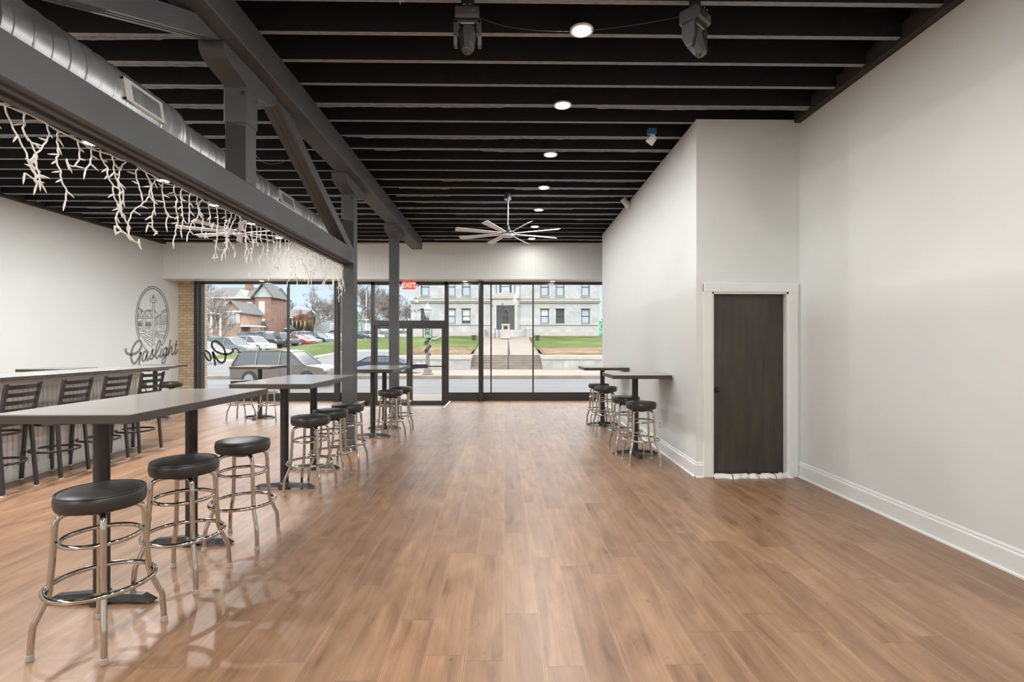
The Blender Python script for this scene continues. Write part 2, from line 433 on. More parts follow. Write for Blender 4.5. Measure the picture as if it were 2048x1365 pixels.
# partition wall and its near face with the dark door
w = MB()
w.prism([(PX0, PY0, -0.2), (PX1, PY1, -0.2), (PX1 + 0.15, PY1, -0.2), (PX0 + 0.15, PY0 + 0.12, -0.2)], (0, 0, ZJ + 0.2))
w.box((PX1, PY1 - 0.12, -0.2), (5.0, PY1, ZJ))
w.box((5.0, PY1 - 0.12, -0.2), (5.2, 14.0, ZJ))
struct(w.build('wall_partition', M['wall'], smooth=False))
ox0, ox1, oz = 2.36, 3.235, 2.105
w = MB()
w.box((PX0 + 0.001, PY0, -0.2), (ox0, PY0 + 0.12, ZJ)); w.box((ox1, PY0, -0.2), (XR, PY0 + 0.12, ZJ)); w.box((ox0, PY0, oz), (ox1, PY0 + 0.12, ZJ))
struct(w.build('wall_recess', M['wall'], smooth=False))
w = MB(); w.box((PX0 + 0.2, PY0 + 0.3, -0.2), (XR + 0.3, PY0 + 0.4, ZJ)); w.box((XR + 0.1, PY0 + 0.31, ZJ - 0.1), (XR + 0.3, 14.0, ZD + 0.02)); w.box((PX0 + 0.5, PY0 + 0.10, ZJ), (XR + 0.1, PY0 + 0.115, ZD)); w.box((5.0, PY1, 3.9), (5.2, 14.0, ZD + 0.02)); struct(w.build('wall_closet', M['black'], smooth=False))
# baseboards
def base_run(a, b, nrm, name, h=0.175, d=0.018):
    a = Vector((*a, 0)); b = Vector((*b, 0)); n = Vector((*nrm, 0)); m = MB()
    prof = [(0, 0), (d, 0), (d, h * 0.76), (d * 0.95, h * 0.80), (d * 0.5, h * 0.84), (d * 0.55, h * 0.93), (d * 0.2, h), (0, h)]
    m.prism([a + n * p + Vector((0, 0, z)) for p, z in prof], b - a)
    m.prism([a + n * p + Vector((0, 0, z)) for p, z in [(0, 0), (d + 0.014, 0), (d + 0.012, 0.012), (d, 0.018), (0, 0.018)]], b - a)
    return struct(m.build(name, M['trim'], smooth=False))
base_run((XR, YB), (XR, PY0), (-1, 0), 'baseboard_right')
base_run((PX0, PY0), (PX1, PY1), (-1, 0), 'baseboard_partition')
base_run((PX0 - 0.018, PY0), (2.262, PY0), (0, -1), 'baseboard_recess')
base_run((XL, YB), (XL, 13.6), (1, 0), 'baseboard_left')
# door casing
m = MB()
m.box((2.262, PY0 - 0.022, 0), (ox0, PY0, 2.2), 0.004); m.box((ox1, PY0 - 0.022, 0), (3.34, PY0, 2.2), 0.004)
m.box((2.262, PY0 - 0.025, oz), (3.345, PY0, 2.205), 0.004)
m.box((ox0 - 0.001, PY0 - 0.01, 0), (ox0 + 0.02, PY0 + 0.12, oz)); m.box((ox1 - 0.02, PY0 - 0.01, 0), (ox1 + 0.001, PY0 + 0.12, oz)); m.box((ox0, PY0 - 0.01, oz - 0.02), (ox1, PY0 + 0.12, oz))
m.box((ox0 + 0.02, PY0 + 0.108, 0), (ox0 + 0.032, PY0 + 0.12, oz - 0.02)); 
struct(m.build('trim_4', M['trim'], smooth=False))
d2 = empty('door_2', (ox0 + 0.022, PY0 + 0.06, 0)); struct(d2)
m = MB(); m.box((0, 0, 0.012), (ox1 - ox0 - 0.044, 0.044, oz - 0.023), 0.002); m.build('door_panel', M['doorwood'], d2, smooth=False)
m = MB(); m.lathe([(0, -0.062), (0.018, -0.061), (0.026, -0.050), (0.026, -0.040), (0.012, -0.030), (0.010, -0.008), (0.031, -0.006), (0.031, 0)], (0.052, 0, 0.99), 24, axis='y')
m.build('door_knob', M['bronze'], d2)
# ceiling: deck plus joists
m = MB(); m.box((XL - 0.3, YB - 0.3, ZD), (5.2, 14.0, ZD + 0.1)); 
ceil = struct(m.build('ceiling', M['black'], smooth=False))
def joist(x0, x1, y, ragged, rng):
    m = MB(); m.box((x0, y, ZJ), (x1, y + 0.048, ZD))
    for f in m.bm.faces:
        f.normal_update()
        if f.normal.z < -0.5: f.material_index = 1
    if ragged:
        x = x0 + rng.random() * 0.5; n = int((x1 - x) / 0.06); top = []; bot = []
        ph = rng.random() * 10
        for i in range(n):
            xx = x + i * 0.06
            dz = 0.006 + 0.012 * abs(math.sin(xx * 2.3 + ph) * math.sin(xx * 0.9 + 2 * ph)) + rng.random() * 0.007
            if math.sin(xx * 1.4 + ph * 3) > 0.75: dz = 0.002
            top.append((xx, y + 0.052, ZJ + 0.001)); bot.append((xx, y + 0.056 + rng.random() * 0.004, ZJ - dz))
        for i in range(n - 1):
            m._add([top[i], top[i + 1], bot[i + 1], bot[i], (top[i][0], y + 0.062, ZJ), (top[i + 1][0], y + 0.062, ZJ), (bot[i + 1][0], y + 0.068, bot[i + 1][2]), (bot[i][0], y + 0.068, bot[i][2])],
                   [(0, 1, 2, 3), (5, 4, 7, 6), (3, 2, 6, 7)], 1)
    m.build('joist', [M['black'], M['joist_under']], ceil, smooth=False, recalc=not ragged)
rng = random.Random(3)
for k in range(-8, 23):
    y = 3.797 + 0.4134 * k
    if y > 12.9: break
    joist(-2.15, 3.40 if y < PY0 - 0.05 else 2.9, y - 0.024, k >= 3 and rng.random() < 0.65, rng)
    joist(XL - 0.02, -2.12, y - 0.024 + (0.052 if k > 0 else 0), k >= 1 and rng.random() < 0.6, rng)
# front bulkhead above the shop windows
m = MB(); m.box((XL, 13.0, 3.17), (5.0, 14.0, ZD), mi=0); struct(m.build('wall_front', M['beadface'], smooth=False))
m = MB()
m.box((XL, 12.985, 3.165), (5.0, 13.01, 3.225), 0.003); m.box((XL, 12.985, ZJ - 0.07), (5.0, 13.01, ZJ + 0.02), 0.003)
m.box((XL, 12.985, 3.155), (5.0, 14.0, 3.172))
struct(m.build('trim_5', M['trim'], smooth=False))
# brick pier at the left end of the glass
m = MB(); m.box((XL, 13.61, -0.2), (-8.13, 14.1, 3.16)); struct(m.build('wall_pier', M['tanbrick'], smooth=False))

# ------------------------------------------------------------------ shop front
ZT = 3.125; ZS = 0.19
def window(n, x0, x1, fw=0.035, z0=ZS, cls='window'):
    e = struct(empty('%s_%d' % (cls, n), (x0, YF, 0)))
    W = x1 - x0; m = MB()
    m.box((0, -0.05, z0 - 0.0), (W, 0.06, z0 + 0.03), 0.003); m.box((0, -0.05, ZT - 0.035), (W, 0.06, ZT + 0.04), 0.003)
    m.box((-fw / 2, -0.055, z0), (fw / 2, 0.06, ZT), 0.003)
    m.build('window_frame', M['frame'], e, smooth=False)
    m = MB(); m.box((0, -0.045, -0.14), (W, 0.055, z0), 0.0); m.build('window_sill', M['frame'], e, smooth=False)
    m = MB(); m.quad((0.01, 0, z0 + 0.02), (W - 0.01, 0, z0 + 0.02), (W - 0.01, 0, ZT - 0.02), (0.01, 0, ZT - 0.02)); m.build('window_pane', M['glass'], e, smooth=False)
    return e
xs = [-7.9, -5.71, DX0]
window(1, -7.97, -5.71); window(2, -5.71, DX0)
window(3, DX1, -0.345); window(4, -0.345, 0.775); window(5, 0.775, 3.0); window(6, 3.0, 5.0)
m = MB()
m.box((-8.13, 13.5, -0.1), (-8.08, 13.7, ZT + 0.04)); m.box((-8.03, 13.52, -0.1), (-7.95, 13.68, ZT + 0.04), 0.003)
jamb = struct(m.build('trim_6', M['frame'], smooth=False))
m = MB(); m.box((-8.085, 13.56, 0.0), (-8.025, 13.66, ZT), 0.003)
m.box((-8.07, 13.53, 1.40), (-8.03, 13.56, 1.44)); m.build('latch_strip', M['alum'], jamb, smooth=False)
# double glass door with transom
d1 = struct(empty('door_1', (DX0, YF, 0)))
W = DX1 - DX0; zb = -0.13; zl = 2.00; FW = 0.085
m = MB()
m.box((0, -0.06, zb), (FW, 0.07, ZT + 0.04), 0.003); m.box((W - FW, -0.06, zb), (W, 0.07, ZT + 0.04), 0.003)
m.box((0, -0.06, ZT - 0.05), (W, 0.07, ZT + 0.04), 0.003); m.box((0, -0.065, zl), (W, 0.075, zl + 0.13), 0.003)
m.box((0, -0.06, zb - 0.02), (W, 0.07, zb + 0.012))
m.build('door_frame', M['frame'], d1, smooth=False)
m = MB(); m.quad((FW, 0, zl + 0.13), (W - FW, 0, zl + 0.13), (W - FW, 0, ZT - 0.05), (FW, 0, ZT - 0.05)); m.build('transom_pane', M['glass'], d1, smooth=False)
mid = W / 2
for k, (a, b) in enumerate(((FW + 0.004, mid - 0.003), (mid + 0.003, W - FW - 0.004))):
    m = MB(); st = 0.075
    m.box((a, -0.03, zb + 0.015), (a + st, 0.02, zl - 0.004), 0.003); m.box((b - st, -0.03, zb + 0.015), (b, 0.02, zl - 0.004), 0.003)
    m.box((a + st, -0.03, zb + 0.015), (b - st, 0.02, zb + 0.13), 0.0); m.box((a + st, -0.03, zl - 0.085), (b - st, 0.02, zl - 0.004), 0.0)
    leaf = m.build('door_leaf', M['frame'], d1, smooth=False)
    m = MB(); m.quad((a + st, -0.005, zb + 0.13), (b - st, -0.005, zb + 0.13), (b - st, -0.005, zl - 0.085), (a + st, -0.005, zl - 0.085)); m.build('pane', M['glass'], leaf, smooth=False)
    m = MB(); zz = 0.915
    m.box((a + 0.03, -0.075, zz - 0.015), (b - 0.03, -0.05, zz + 0.015), 0.004)
    if k == 1: m.box((a + 0.06, -0.10, zz - 0.05), (a + 0.48, -0.035, zz + 0.055), 0.006)
    else: m.box((b - 0.48, -0.10, zz - 0.05), (b - 0.12, -0.035, zz + 0.055), 0.006)
    m.box((a + 0.02, -0.09, zz - 0.03), (a + 0.06, -0.03, zz + 0.03), 0.004); m.box((b - 0.06, -0.09, zz - 0.03), (b - 0.02, -0.03, zz + 0.03), 0.004)
    m.build('push_bar', M['blackmetal'], leaf)
m = MB(); m.box((FW + 0.16, -0.12, zl - 0.02), (FW + 0.52, -0.055, zl + 0.035), 0.008); m.build('door_closer', M['blackmetal'], d1)
m = MB(); m.box((FW + 0.2, -0.15, zl - 0.05), (FW + 0.55, -0.13, zl - 0.035), 0.003); m.build('closer_arm', M['alum'], d1)
m = MB(); m.cyl((mid + 0.0, -0.06, 0.86), (mid + 0.0, -0.06, 1.10), 0.010); m.build('door_pull', M['chrome'], d1)
# round columns just inside the glass
for x, r, lb in ((-0.605, 0.065, 'slim round black column inside the glass right of the glass doors'), (-4.36, 0.085, 'round dark column by the glass behind the square timber post')):
    m = MB(); m.lathe([(r + 0.02, 0), (r + 0.02, 0.012), (r, 0.014), (r, 3.14), (r + 0.012, 3.142), (r + 0.012, 3.155)], (0, 0, 0), 32)
    tag(m.build('round_column', M['frame'], None, (x, 13.42, 0)), lb, 'column')
# ------------------------------------------------------------------ timber frame
m = MB(); m.box((-2.25, -4.4, 3.81), (-1.99, 12.45, ZJ - 0.002), 0.008)
for f in []: pass
tag(m.build('ceiling_beam', M['timber'], smooth=False), 'long heavy charcoal-painted timber beam carrying the ceiling joists', 'beam')
BX0, BX1 = -2.30, -2.12
def bolster(parent, yc, hl=0.5):
    pr = [(-hl, 0), (-hl, -0.03), (-hl + 0.012, -0.075), (-hl + 0.05, -0.11), (-hl + 0.10, -0.125), (-hl + 0.15, -0.135)]
    prof = pr + [(-0.12, -0.165), (-0.09, -0.185), (0.09, -0.185), (0.12, -0.165)] + [(-a, b) for a, b in reversed(pr)]
    m = MB(); m.prism([(-0.095, a, 3.808 + b) for a, b in prof], (0.19, 0, 0)); return m.build('bolster', M['timber'], parent, smooth=True, ang=25)
def post(yc, z0, label, wide=False):
    e = empty('timber_post', ((BX0 + BX1) / 2, yc, z0)); tag(e, label, 'post')
    m = MB(); h = 3.64 - z0
    m.box((-0.088, -0.085, 0), (0.088, 0.085, h), 0.006)
    if wide: m.box((-0.098, -0.095, 3.33 - z0), (0.098, 0.095, h), 0.012)
    m.build('post_shaft', M['timber'], e, smooth=False)
    b = bolster(e, 0, 0.45 if wide else 0.5); b.location = (0.005, 0, -z0)
    m = MB(); m.lathe([(0, -0.004), (0.016, -0.003), (0.018, 0)], (0.06, -0.097 if wide else -0.088, h - 0.06), 12, axis='y'); m.build('bolt', M['blackmetal'], e)
    return e
post(4.32, 2.85, 'short charcoal timber post standing on the lower tie beam', True)
post(7.33, 0, 'full-height square charcoal timber post at the far end of the tie beam')
post(10.3, 0, 'charcoal timber post nearest the glass entrance doors')
CZ0, CZ1 = 2.645, 2.852
m = MB(); m.box((BX0 + 0.004, 0.3, CZ0), (BX1 + 0.006, 7.243, CZ1), 0.006)
m.box((BX0 + 0.012, 0.3, CZ0 - 0.02), (BX0 + 0.06, 7.243, CZ0 + 0.01), 0.003); m.box((BX1 - 0.07, 0.3, CZ0 - 0.014), (BX1 - 0.045, 7.243, CZ0 + 0.01), 0.002)
tag(m.build('tie_beam', M['timber'], smooth=False), 'grey timber tie beam hung with white icicle lights', 'beam')
def brace(y0, z0, y1, z1, label):
    """lower edge runs from (y0,z0) down to (y1,z1); cut level under the beam and on the tie beam"""
    k = (z1 - z0) / (y1 - y0); T = 0.14; zt, zb_ = 3.806, CZ1 + 0.002
    yl = lambda z: y0 + (z - z0) / k
    yu = lambda z: y0 + (z - T - z0) / k
    m = MB(); x0 = BX0 + 0.01; wd_ = BX1 - BX0 - 0.016
    m.prism([(x0, yl(zt), zt), (x0, yl(zb_), zb_), (x0, yu(zb_), zb_), (x0, yu(zt), zt)], (wd_, 0, 0))
    for fx in (0.30, 0.62): m.prism([(x0 + wd_ * fx, yl(zt - 0.02), zt - 0.026), (x0 + wd_ * fx, yl(zb_ + 0.02), zb_ + 0.014), (x0 + wd_ * fx, yl(zb_ + 0.02), zb_ + 0.04), (x0 + wd_ * fx, yl(zt - 0.02), zt - 0.01)], (wd_ * 0.10, 0, 0))
    tag(m.build('diagonal_brace', M['timber'], smooth=False), label, 'brace')
brace(4.80, 3.80, 6.96, 2.845, 'diagonal charcoal timber brace falling away to the foot of the full-height post')
brace(3.86, 3.80, 1.72, 2.845, 'diagonal timber brace at the top left running out of the picture')

# ------------------------------------------------------------------ spiral duct
du = empty('spiral_duct', (-2.82, 0.5, 3.20)); tag(du, 'galvanised spiral air duct hung beside the timber frame', 'duct')
def rad(y): return 0.265 if y < 3.62 else (0.265 - (y - 3.62) / 0.16 * 0.050 if y < 3.78 else 0.215)
m = MB(); prof = [(0.0, 0.0), (0.265, 0.0), (0.265, 3.62), (0.271, 3.625), (0.271, 3.645), (0.215, 3.78), (0.221, 3.785), (0.221, 3.805), (0.215, 3.81), (0.215, 7.55), (0.0, 7.55)]
V = []; n = 48
m.lathe([(r, -y) for r, y in prof], (0, 0, 0), n, axis='y')
for v in m.bm.verts: v.co.y = abs(v.co.y)
m.build('duct_pipe', M['duct'], du)
m = MB(); pts = []; y = 0.02; th = 0
while y < 7.5:
    r = rad(y) + 0.001
    if not 3.6 < y < 3.84: pts.append((r * math.cos(th), y, r * math.sin(th)))
    th += 2 * PI / 32; y += 0.115 / 32
    if 3.6 < y < 3.84 and len(pts) > 2: m.tube(pts, 0.0055, 5, caps=False); pts = []
m.tube(pts, 0.0055, 5, caps=False); m.build('spiral_seam', M['duct'], du)
def register(y0, y1, ang, w=0.13):
    r = rad((y0 + y1) / 2); e = MB(); M4 = Matrix.Rotation(-ang, 4, 'Y')
    # frame in local coords: outward = +x
    e.box((r - 0.02, y0, -w / 2), (r + 0.012, y0 + 0.07, w / 2), 0.003, M4); e.box((r - 0.02, y1 - 0.03, -w / 2), (r + 0.012, y1, w / 2), 0.003, M4)
    e.box((r - 0.02, y0, w / 2 - 0.022), (r + 0.014, y1, w / 2), 0.003, M4); e.box((r - 0.02, y0, -w / 2), (r + 0.014, y1, -w / 2 + 0.022), 0.003, M4)
    o = e.build('register', M['whiteplastic'], du, smooth=False)
    s_ = MB(); k = 15
    for i in range(k):
        yy = y0 + 0.078 + (y1 - y0 - 0.115) * i / (k - 1)
        s_.box((r - 0.02, yy - 0.003, -w / 2 + 0.02), (r + 0.008, yy + 0.003, w / 2 - 0.02), 0, M4)
    s_.build('louvre', M['duct'], o, smooth=False)
    s_ = MB(); s_.box((r - 0.03, y0 + 0.07, -w / 2 + 0.02), (r - 0.006, y1 - 0.03, w / 2 - 0.02), 0, M4); s_.build('register_opening', M['black'], o, smooth=False)
register(2.97, 3.36, math.radians(9), 0.16); register(5.45, 5.87, math.radians(12), 0.14)
for yy in (2.13, 5.02):
    m = MB(); r = rad(yy) + 0.004
    m.tube([(r * math.cos(a), yy, r * math.sin(a)) for a in [PI * 0.25 + 2 * PI * i / 40 - 0.0 for i in range(40)]], 0.003, 5, closed=True)
    ap = (0.02, yy, 0.62)
    for a in (0.15 * PI, 0.85 * PI): m.tube([(r * math.cos(a), yy, r * math.sin(a)), ap], 0.0022, 5)
    m.tube([ap, (0.03, yy, 0.90)], 0.0025, 5); m.tube([ap, (0.0, yy, 0.75), (0.02, yy, 0.90)], 0.0022, 5); m.box((0.01, yy - 0.01, 0.60), (0.03, yy + 0.01, 0.65))
    m.tube(smoothpts([(0.02, yy, 0.62), (0.12, yy + 0.2, 0.35), (0.35, yy + 0.35, 0.42), (0.55, yy + 0.42, 0.72), (0.6, yy + 0.45, 0.92)]), 0.0018, 5)
    m.build('duct_hanger', M['alum'], du)

# ------------------------------------------------------------------ recessed lamps
def lamp_light(x, y, z, p, size=0.16, parent=None):
    l = bpy.data.lights.new('lamp', 'AREA'); l.shape = 'DISK'; l.size = size; l.energy = p; l.color = (1.0, 0.985, 0.96)
    o = bpy.data.objects.new('lamp', l); col.objects.link(o); o.location = (x, y, z)
    if parent: o.parent = parent
    return o
def downlight(x, y, z, label, p, r=0.095, group='recessed ceiling lights'):
    e = empty('recessed_light', (x, y, z)); tag(e, label, 'ceiling light', group)
    m = MB(); m.lathe([(r, 0.012), (r, 0.002), (r - 0.004, 0), (r - 0.016, 0.0), (r - 0.022, 0.006), (r - 0.022, 0.012)], (0, 0, 0), 32); m.build('trim_ring', M['whiteplastic'], e)
    m = MB(); m.lathe([(0, 0.003), (r - 0.022, 0.003), (r - 0.022, 0.010), (0, 0.010)], (0, 0, 0), 32); m.build('lens', M['emit'], e)
    if p > 0: lamp_light(0, 0, -0.012, p, 0.14, e)
    return e
PW = 52.0
RY = [4.13, 5.43, 6.85, 8.3, 9.68, 11.08, 12.35]; RX = [0.63, 0.625, 0.625, 0.65, 0.66, 0.67, 0.67]
RL = ['round recessed ceiling light nearest the viewer in the right-hand row', 'recessed light second from the viewer in the right-hand ceiling row', 'recessed light third from the viewer in the right-hand ceiling row',
      'recessed light just short of the ceiling fan in the right-hand row', 'recessed light right of the ceiling fan rod', 'recessed light seen just above the blades of the right-hand fan', 'recessed light at the far end of the right-hand row by the bulkhead']
for x, y, lb in zip(RX, RY, RL): downlight(x, y, ZJ - 0.014, lb, 27 if y < 9 else (26 if y < 12 else 8))
LY = [5.23, 6.55, 8.05, 9.45, 10.9, 12.35]; LX = [-5.17, -5.24, -5.32, -5.33, -5.36, -5.42]
LL = ['recessed ceiling light at the left picture edge behind the icicle strings', 'recessed light second from the left behind the icicle strings', 'recessed light above the middle of the bar chairs row, third from the left', 'recessed light fourth from the left behind the tie beam lights',
      'recessed light just left of the left-hand fan hub', 'recessed light right above the blades of the left-hand fan']
for x, y, lb in zip(LX, LY, LL): downlight(x, y, ZJ - 0.014, lb, 82 if y < 10 else (44 if y < 12 else 4))
for x in (0.62, -5.2):
    for y in (-3.2, -1.6, -0.1, 1.35, 2.75): 
        lamp_light(x, y, ZJ - 0.03, (PW * (1.15 if y < 1 else 0.9)) * (1.5 if x < 0 else 0.92), 0.16)
lamp_light(-5.2, 4.0, ZJ - 0.03, 80, 0.16)
SX = [-6.3, -1.02, 1.27]; SL = ['small round downlight in the window soffit above the left shop window', 'small soffit downlight just right of the glass doors', 'small soffit downlight towards the right end of the shop window']
for x, lb in zip(SX, SL): downlight(x, 13.36, 3.142, lb, 7, 0.075, 'window soffit downlights')

# ------------------------------------------------------------------ ceiling fans
def fan():
    e = empty('ceiling_fan', (0, 0, 0))
    m = MB(); m.lathe([(0, 4.07), (0.062, 4.07), (0.064, 3.975), (0.055, 3.962), (0.02, 3.958)], n=32); m.build('canopy', M['nickel'], e)
    m = MB(); m.cyl((0, 0, 3.962), (0, 0, 3.50), 0.0145, n=16); m.build('down_rod', M['nickel'], e)
    m = MB(); m.lathe([(0.018, 3.53), (0.032, 3.525), (0.036, 3.475), (0.045, 3.455), (0.10, 3.43), (0.115, 3.41), (0.118, 3.375), (0.105, 3.362)], n=32); m.build('motor_housing', M['blackmetal'], e)
    m = MB(); m.lathe([(0.118, 3.372), (0.112, 3.345), (0.085, 3.33), (0, 3.325)], n=32); m.build('hub_cap', M['blade'], e)
    for k in range(8):
        a = math.radians(21.5 + 45 * k); R = Matrix.Rotation(a, 4, 'Z'); m = MB()
        # blade: narrow at root, wider and rounded at the tip, pitched
        prof = [(0.10, 0.022), (0.20, 0.030), (0.45, 0.040), (0.80, 0.050), (0.90, 0.052), (0.92, 0.047)]
        P = []
        for x, hw in prof:
            tw = math.radians(20); zc = 3.385 - 0.0 * x
            for sgn in (-1, 1): P.append((x, sgn * hw * math.cos(tw), zc + sgn * hw * math.sin(tw)))
        n = len(prof); V = [R @ Vector(p) for p in P] + [R @ (Vector(p) + Vector((0, 0, 0.007))) for p in P]; Fc = []
        for i in range(n - 1):
            a0, a1, b0, b1 = 2 * i, 2 * i + 1, 2 * i + 2, 2 * i + 3
            Fc += [(a0, a1, b1, b0), (2 * n + a0, 2 * n + b0, 2 * n + b1, 2 * n + a1), (a0, b0, 2 * n + b0, 2 * n + a0), (a1, 2 * n + a1, 2 * n + b1, b1)]
        Fc += [(0, 2 * n, 2 * n + 1, 1), (2 * n - 2, 2 * n - 1, 4 * n - 1, 4 * n - 2)]
        m._add(V, Fc); m.build('blade', M['blade'], e, smooth=False)
    return e
f1 = fan(); f1.location = (0.065, 8.67, 0)
tag(f1, 'eight-bladed silver ceiling fan hanging in the clear above the walkway', 'ceiling fan', 'ceiling fans')
f2 = copy_tree(f1); f2.location = (-4.44, 8.67, 0); f2.rotation_euler = (0, 0, 0.12)
tag(f2, 'eight-bladed ceiling fan half hidden behind the icicle lights', 'ceiling fan', 'ceiling fans')

# ------------------------------------------------------------------ icicle lights on the tie beam
ic = empty('icicle_light_string', (BX0 - 0.005, 1.3, CZ0)); tag(ic, 'string of white icicle lights drooping from the tie beam', 'string lights')
rng = random.Random(21)
m = MB(); pts = []; y = 0.0
while y < 5.98:
    pts.append((rng.uniform(-0.01, 0.012), y, -0.012 - 0.016 * abs(math.sin(y * 5.1)) + rng.uniform(-0.006, 0.006))); y += 0.09
mp_ = smoothpts(pts, 3)
m.tube(mp_, 0.0038, 5); m.tube([p + Vector((0.004 * math.sin(i * 0.9), 0, 0.006 * math.cos(i * 0.9))) for i, p in enumerate(mp_)], 0.0030, 5)
m.build('main_cable', M['wire'], ic)
nb = [0]; rest = MB()
def bulb_geo(mb, p, d, s=1.25):
    p = Vector(p); d = Vector(d).normalized()
    mb.tube([p, p + d * 0.012 * s, p + d * 0.016 * s, p + d * 0.030 * s, p + d * 0.040 * s, p + d * 0.046 * s], [0.0030 * s, 0.0036 * s, 0.0040 * s, 0.0032 * s, 0.0018 * s, 0.0005], 6)
def drop(y0, length, seed, x0=0.0, bulbs=True, ztop=-0.02):
    r2 = random.Random(seed); pts = [(x0, y0, ztop)]; y = y0; x = x0; z = ztop; vy = r2.uniform(-0.03, 0.03)
    k = max(3, int(length / 0.045))
    for i in range(k):
        vy = 0.6 * vy + r2.uniform(-0.036, 0.036); y += vy; x += r2.uniform(-0.008, 0.008); z -= length / k * r2.uniform(0.75, 1.2); pts.append((x, y, z))
    if r2.random() < 0.35: pts.append((x, y + r2.choice((-1, 1)) * 0.04, z - 0.005)); pts.append((x, y + r2.choice((-1, 1)) * 0.05, z + 0.02))
    sp_ = smoothpts(pts, 5); m = MB()
    m.tube([p + Vector((0.0016 * math.cos(i * 1.3), 0.0022 * math.sin(i * 1.3), 0)) for i, p in enumerate(sp_)], 0.0042, 5)
    o = m.build('light_drop', M['wire'], ic)
    for i in range(1, len(pts)):
        if r2.random() < 0.15 and i < len(pts) - 1: continue
        if i == len(pts) - 1: d = (0, r2.uniform(-0.4, 0.4), -1)
        else: d = (r2.uniform(-0.3, 0.3), r2.choice((-1, 1)) * r2.uniform(0.5, 1), r2.uniform(-0.8, 0.15))
        if nb[0] < 98 and y0 < 3.2:
            m = MB(); bulb_geo(m, pts[i], d); m.build('bulb', M['bulb'], o); nb[0] += 1
        else: bulb_geo(rest, pts[i], d)
y = 0.55; i = 0
while y < 5.85:
    drop(y, rng.choice((0.16, 0.26, 0.34, 0.42, 0.32)) * rng.uniform(0.85, 1.15), 100 + i); i += 1
    y += rng.uniform(0.06, 0.13)
for j in range(7): drop(5.80 + rng.uniform(-0.07, 0.07), rng.uniform(0.30, 0.55), 300 + j, rng.uniform(-0.02, 0.08), ztop=-0.03)
o = rest.build('bulb_cluster', M['bulb'], ic); o['kind'] = 'stuff'

# ------------------------------------------------------------------ stage lights
def stage_light(tilt):
    e = empty('stage_light', (0, 0, 0))
    m = MB(); m.box((-0.048, -0.025, 0.0), (0.048, 0.0, 0.24), 0.003); m.box((-0.03, -0.03, -0.005), (0.03, 0.03, 0.10), 0.004); m.build('hanging_bracket', M['blackmetal'], e, smooth=False)
    m = MB(); m.prism([(-0.085, 0.075, -0.005), (-0.085, -0.06, -0.005), (-0.085, -0.085, -0.03), (-0.085, -0.085, -0.085), (-0.085, -0.07, -0.10), (-0.085, 0.075, -0.10)], (0.17, 0, 0))
    b = m.build('base_box', M['stage'], e, smooth=False)
    m = MB(); m.box((-0.022, -0.088, -0.065), (0.022, -0.084, -0.03)); m.build('display', M['lens'], b, smooth=False)
    m = MB()
    for x in (0.038, 0.05): m.box((x, -0.089, -0.058), (x + 0.008, -0.084, -0.05), 0.001)
    for x in (-0.03, 0.01): m.box((x, -0.089, -0.018), (x + 0.02, -0.084, -0.012), 0.001)
    m.build('button', M['alum'], b, smooth=False)
    m = MB()
    for s in (-1, 1):
        m.prism([(s * 0.074, -0.05, -0.10), (s * 0.074, 0.05, -0.10), (s * 0.074, 0.045, -0.22), (s * 0.074, 0.02, -0.275), (s * 0.074, -0.03, -0.275), (s * 0.074, -0.05, -0.22)], (s * 0.026, 0, 0))
    m.box((-0.10, -0.05, -0.125), (0.10, 0.05, -0.102), 0.004)
    m.build('yoke', M['stage'], e, smooth=False)
    m = MB(); R = Matrix.Translation((0, 0, -0.20)) @ Matrix.Rotation(tilt, 4, 'X')
    secs = [(0.075, 0.050, 0.050), (0.060, 0.064, 0.062), (0.0, 0.068, 0.066), (-0.06, 0.058, 0.058), (-0.13, 0.044, 0.044), (-0.145, 0.036, 0.036)]
    V = []; n = 8
    for z, rx, ry in secs:
        for j in range(n):
            a = 2 * PI * (j + 0.5) / n; V.append(R @ Vector((rx * 1.08 * math.cos(a), ry * 1.08 * math.sin(a), z)))
    Fc = [(i * n + j, i * n + (j + 1) % n, (i + 1) * n + (j + 1) % n, (i + 1) * n + j) for i in range(len(secs) - 1) for j in range(n)] + [tuple(range(n)), tuple(range(5 * n, 6 * n))]
    m._add(V, Fc); hd = m.build('lamp_head', M['stage'], e, smooth=False)
    m = MB(); m.lathe([(0.0, -0.150), (0.026, -0.149), (0.030, -0.146), (0.034, -0.140)], (0, 0, 0), 24, M4=R); m.build('lens', M['lens'], hd)
    m = MB(); m.box((-0.05, -0.076, 0.045), (0.05, -0.064, 0.062), 0.003, R); m.build('handle', M['alum'], hd, smooth=False)
    return e
s1 = stage_light(math.radians(-24)); s1.location = (-0.265, 3.74, 3.965); tag(s1, 'black moving-head stage light pointing down, left of the nearest recessed light', 'stage light', 'stage lights')
s2 = stage_light(math.radians(-24)); s2.location = (1.405, 3.74, 3.965); s2.rotation_euler = (0, 0, math.radians(42)); tag(s2, 'black moving-head stage light turned sideways, right of the nearest recessed light', 'stage light', 'stage lights')
m = MB(); m.tube(smoothpts([(-0.2, 3.76, 3.93), (0.0, 3.82, 3.90), (0.3, 3.85, 3.885), (0.62, 3.85, 3.89), (1.0, 3.82, 3.92), (1.33, 3.76, 3.95)]), 0.0022, 5)
tag(m.build('power_cable', M['blackmetal']), 'thin dark cable slung between the two stage lights', 'cable')
m = MB()
for dx, z1 in ((0.0, 3.93), (0.012, 3.945), (-0.006, 3.99)): m.tube(smoothpts([(-0.755 + dx, 3.62, 4.10), (-0.75 + dx, 3.62, 4.03), (-0.735 + dx * 2, 3.63, z1)]), 0.0025, 5)
tag(m.build('loose_wires', M['wire']), 'short white wire ends hanging loose between the nearest joists', 'wire')
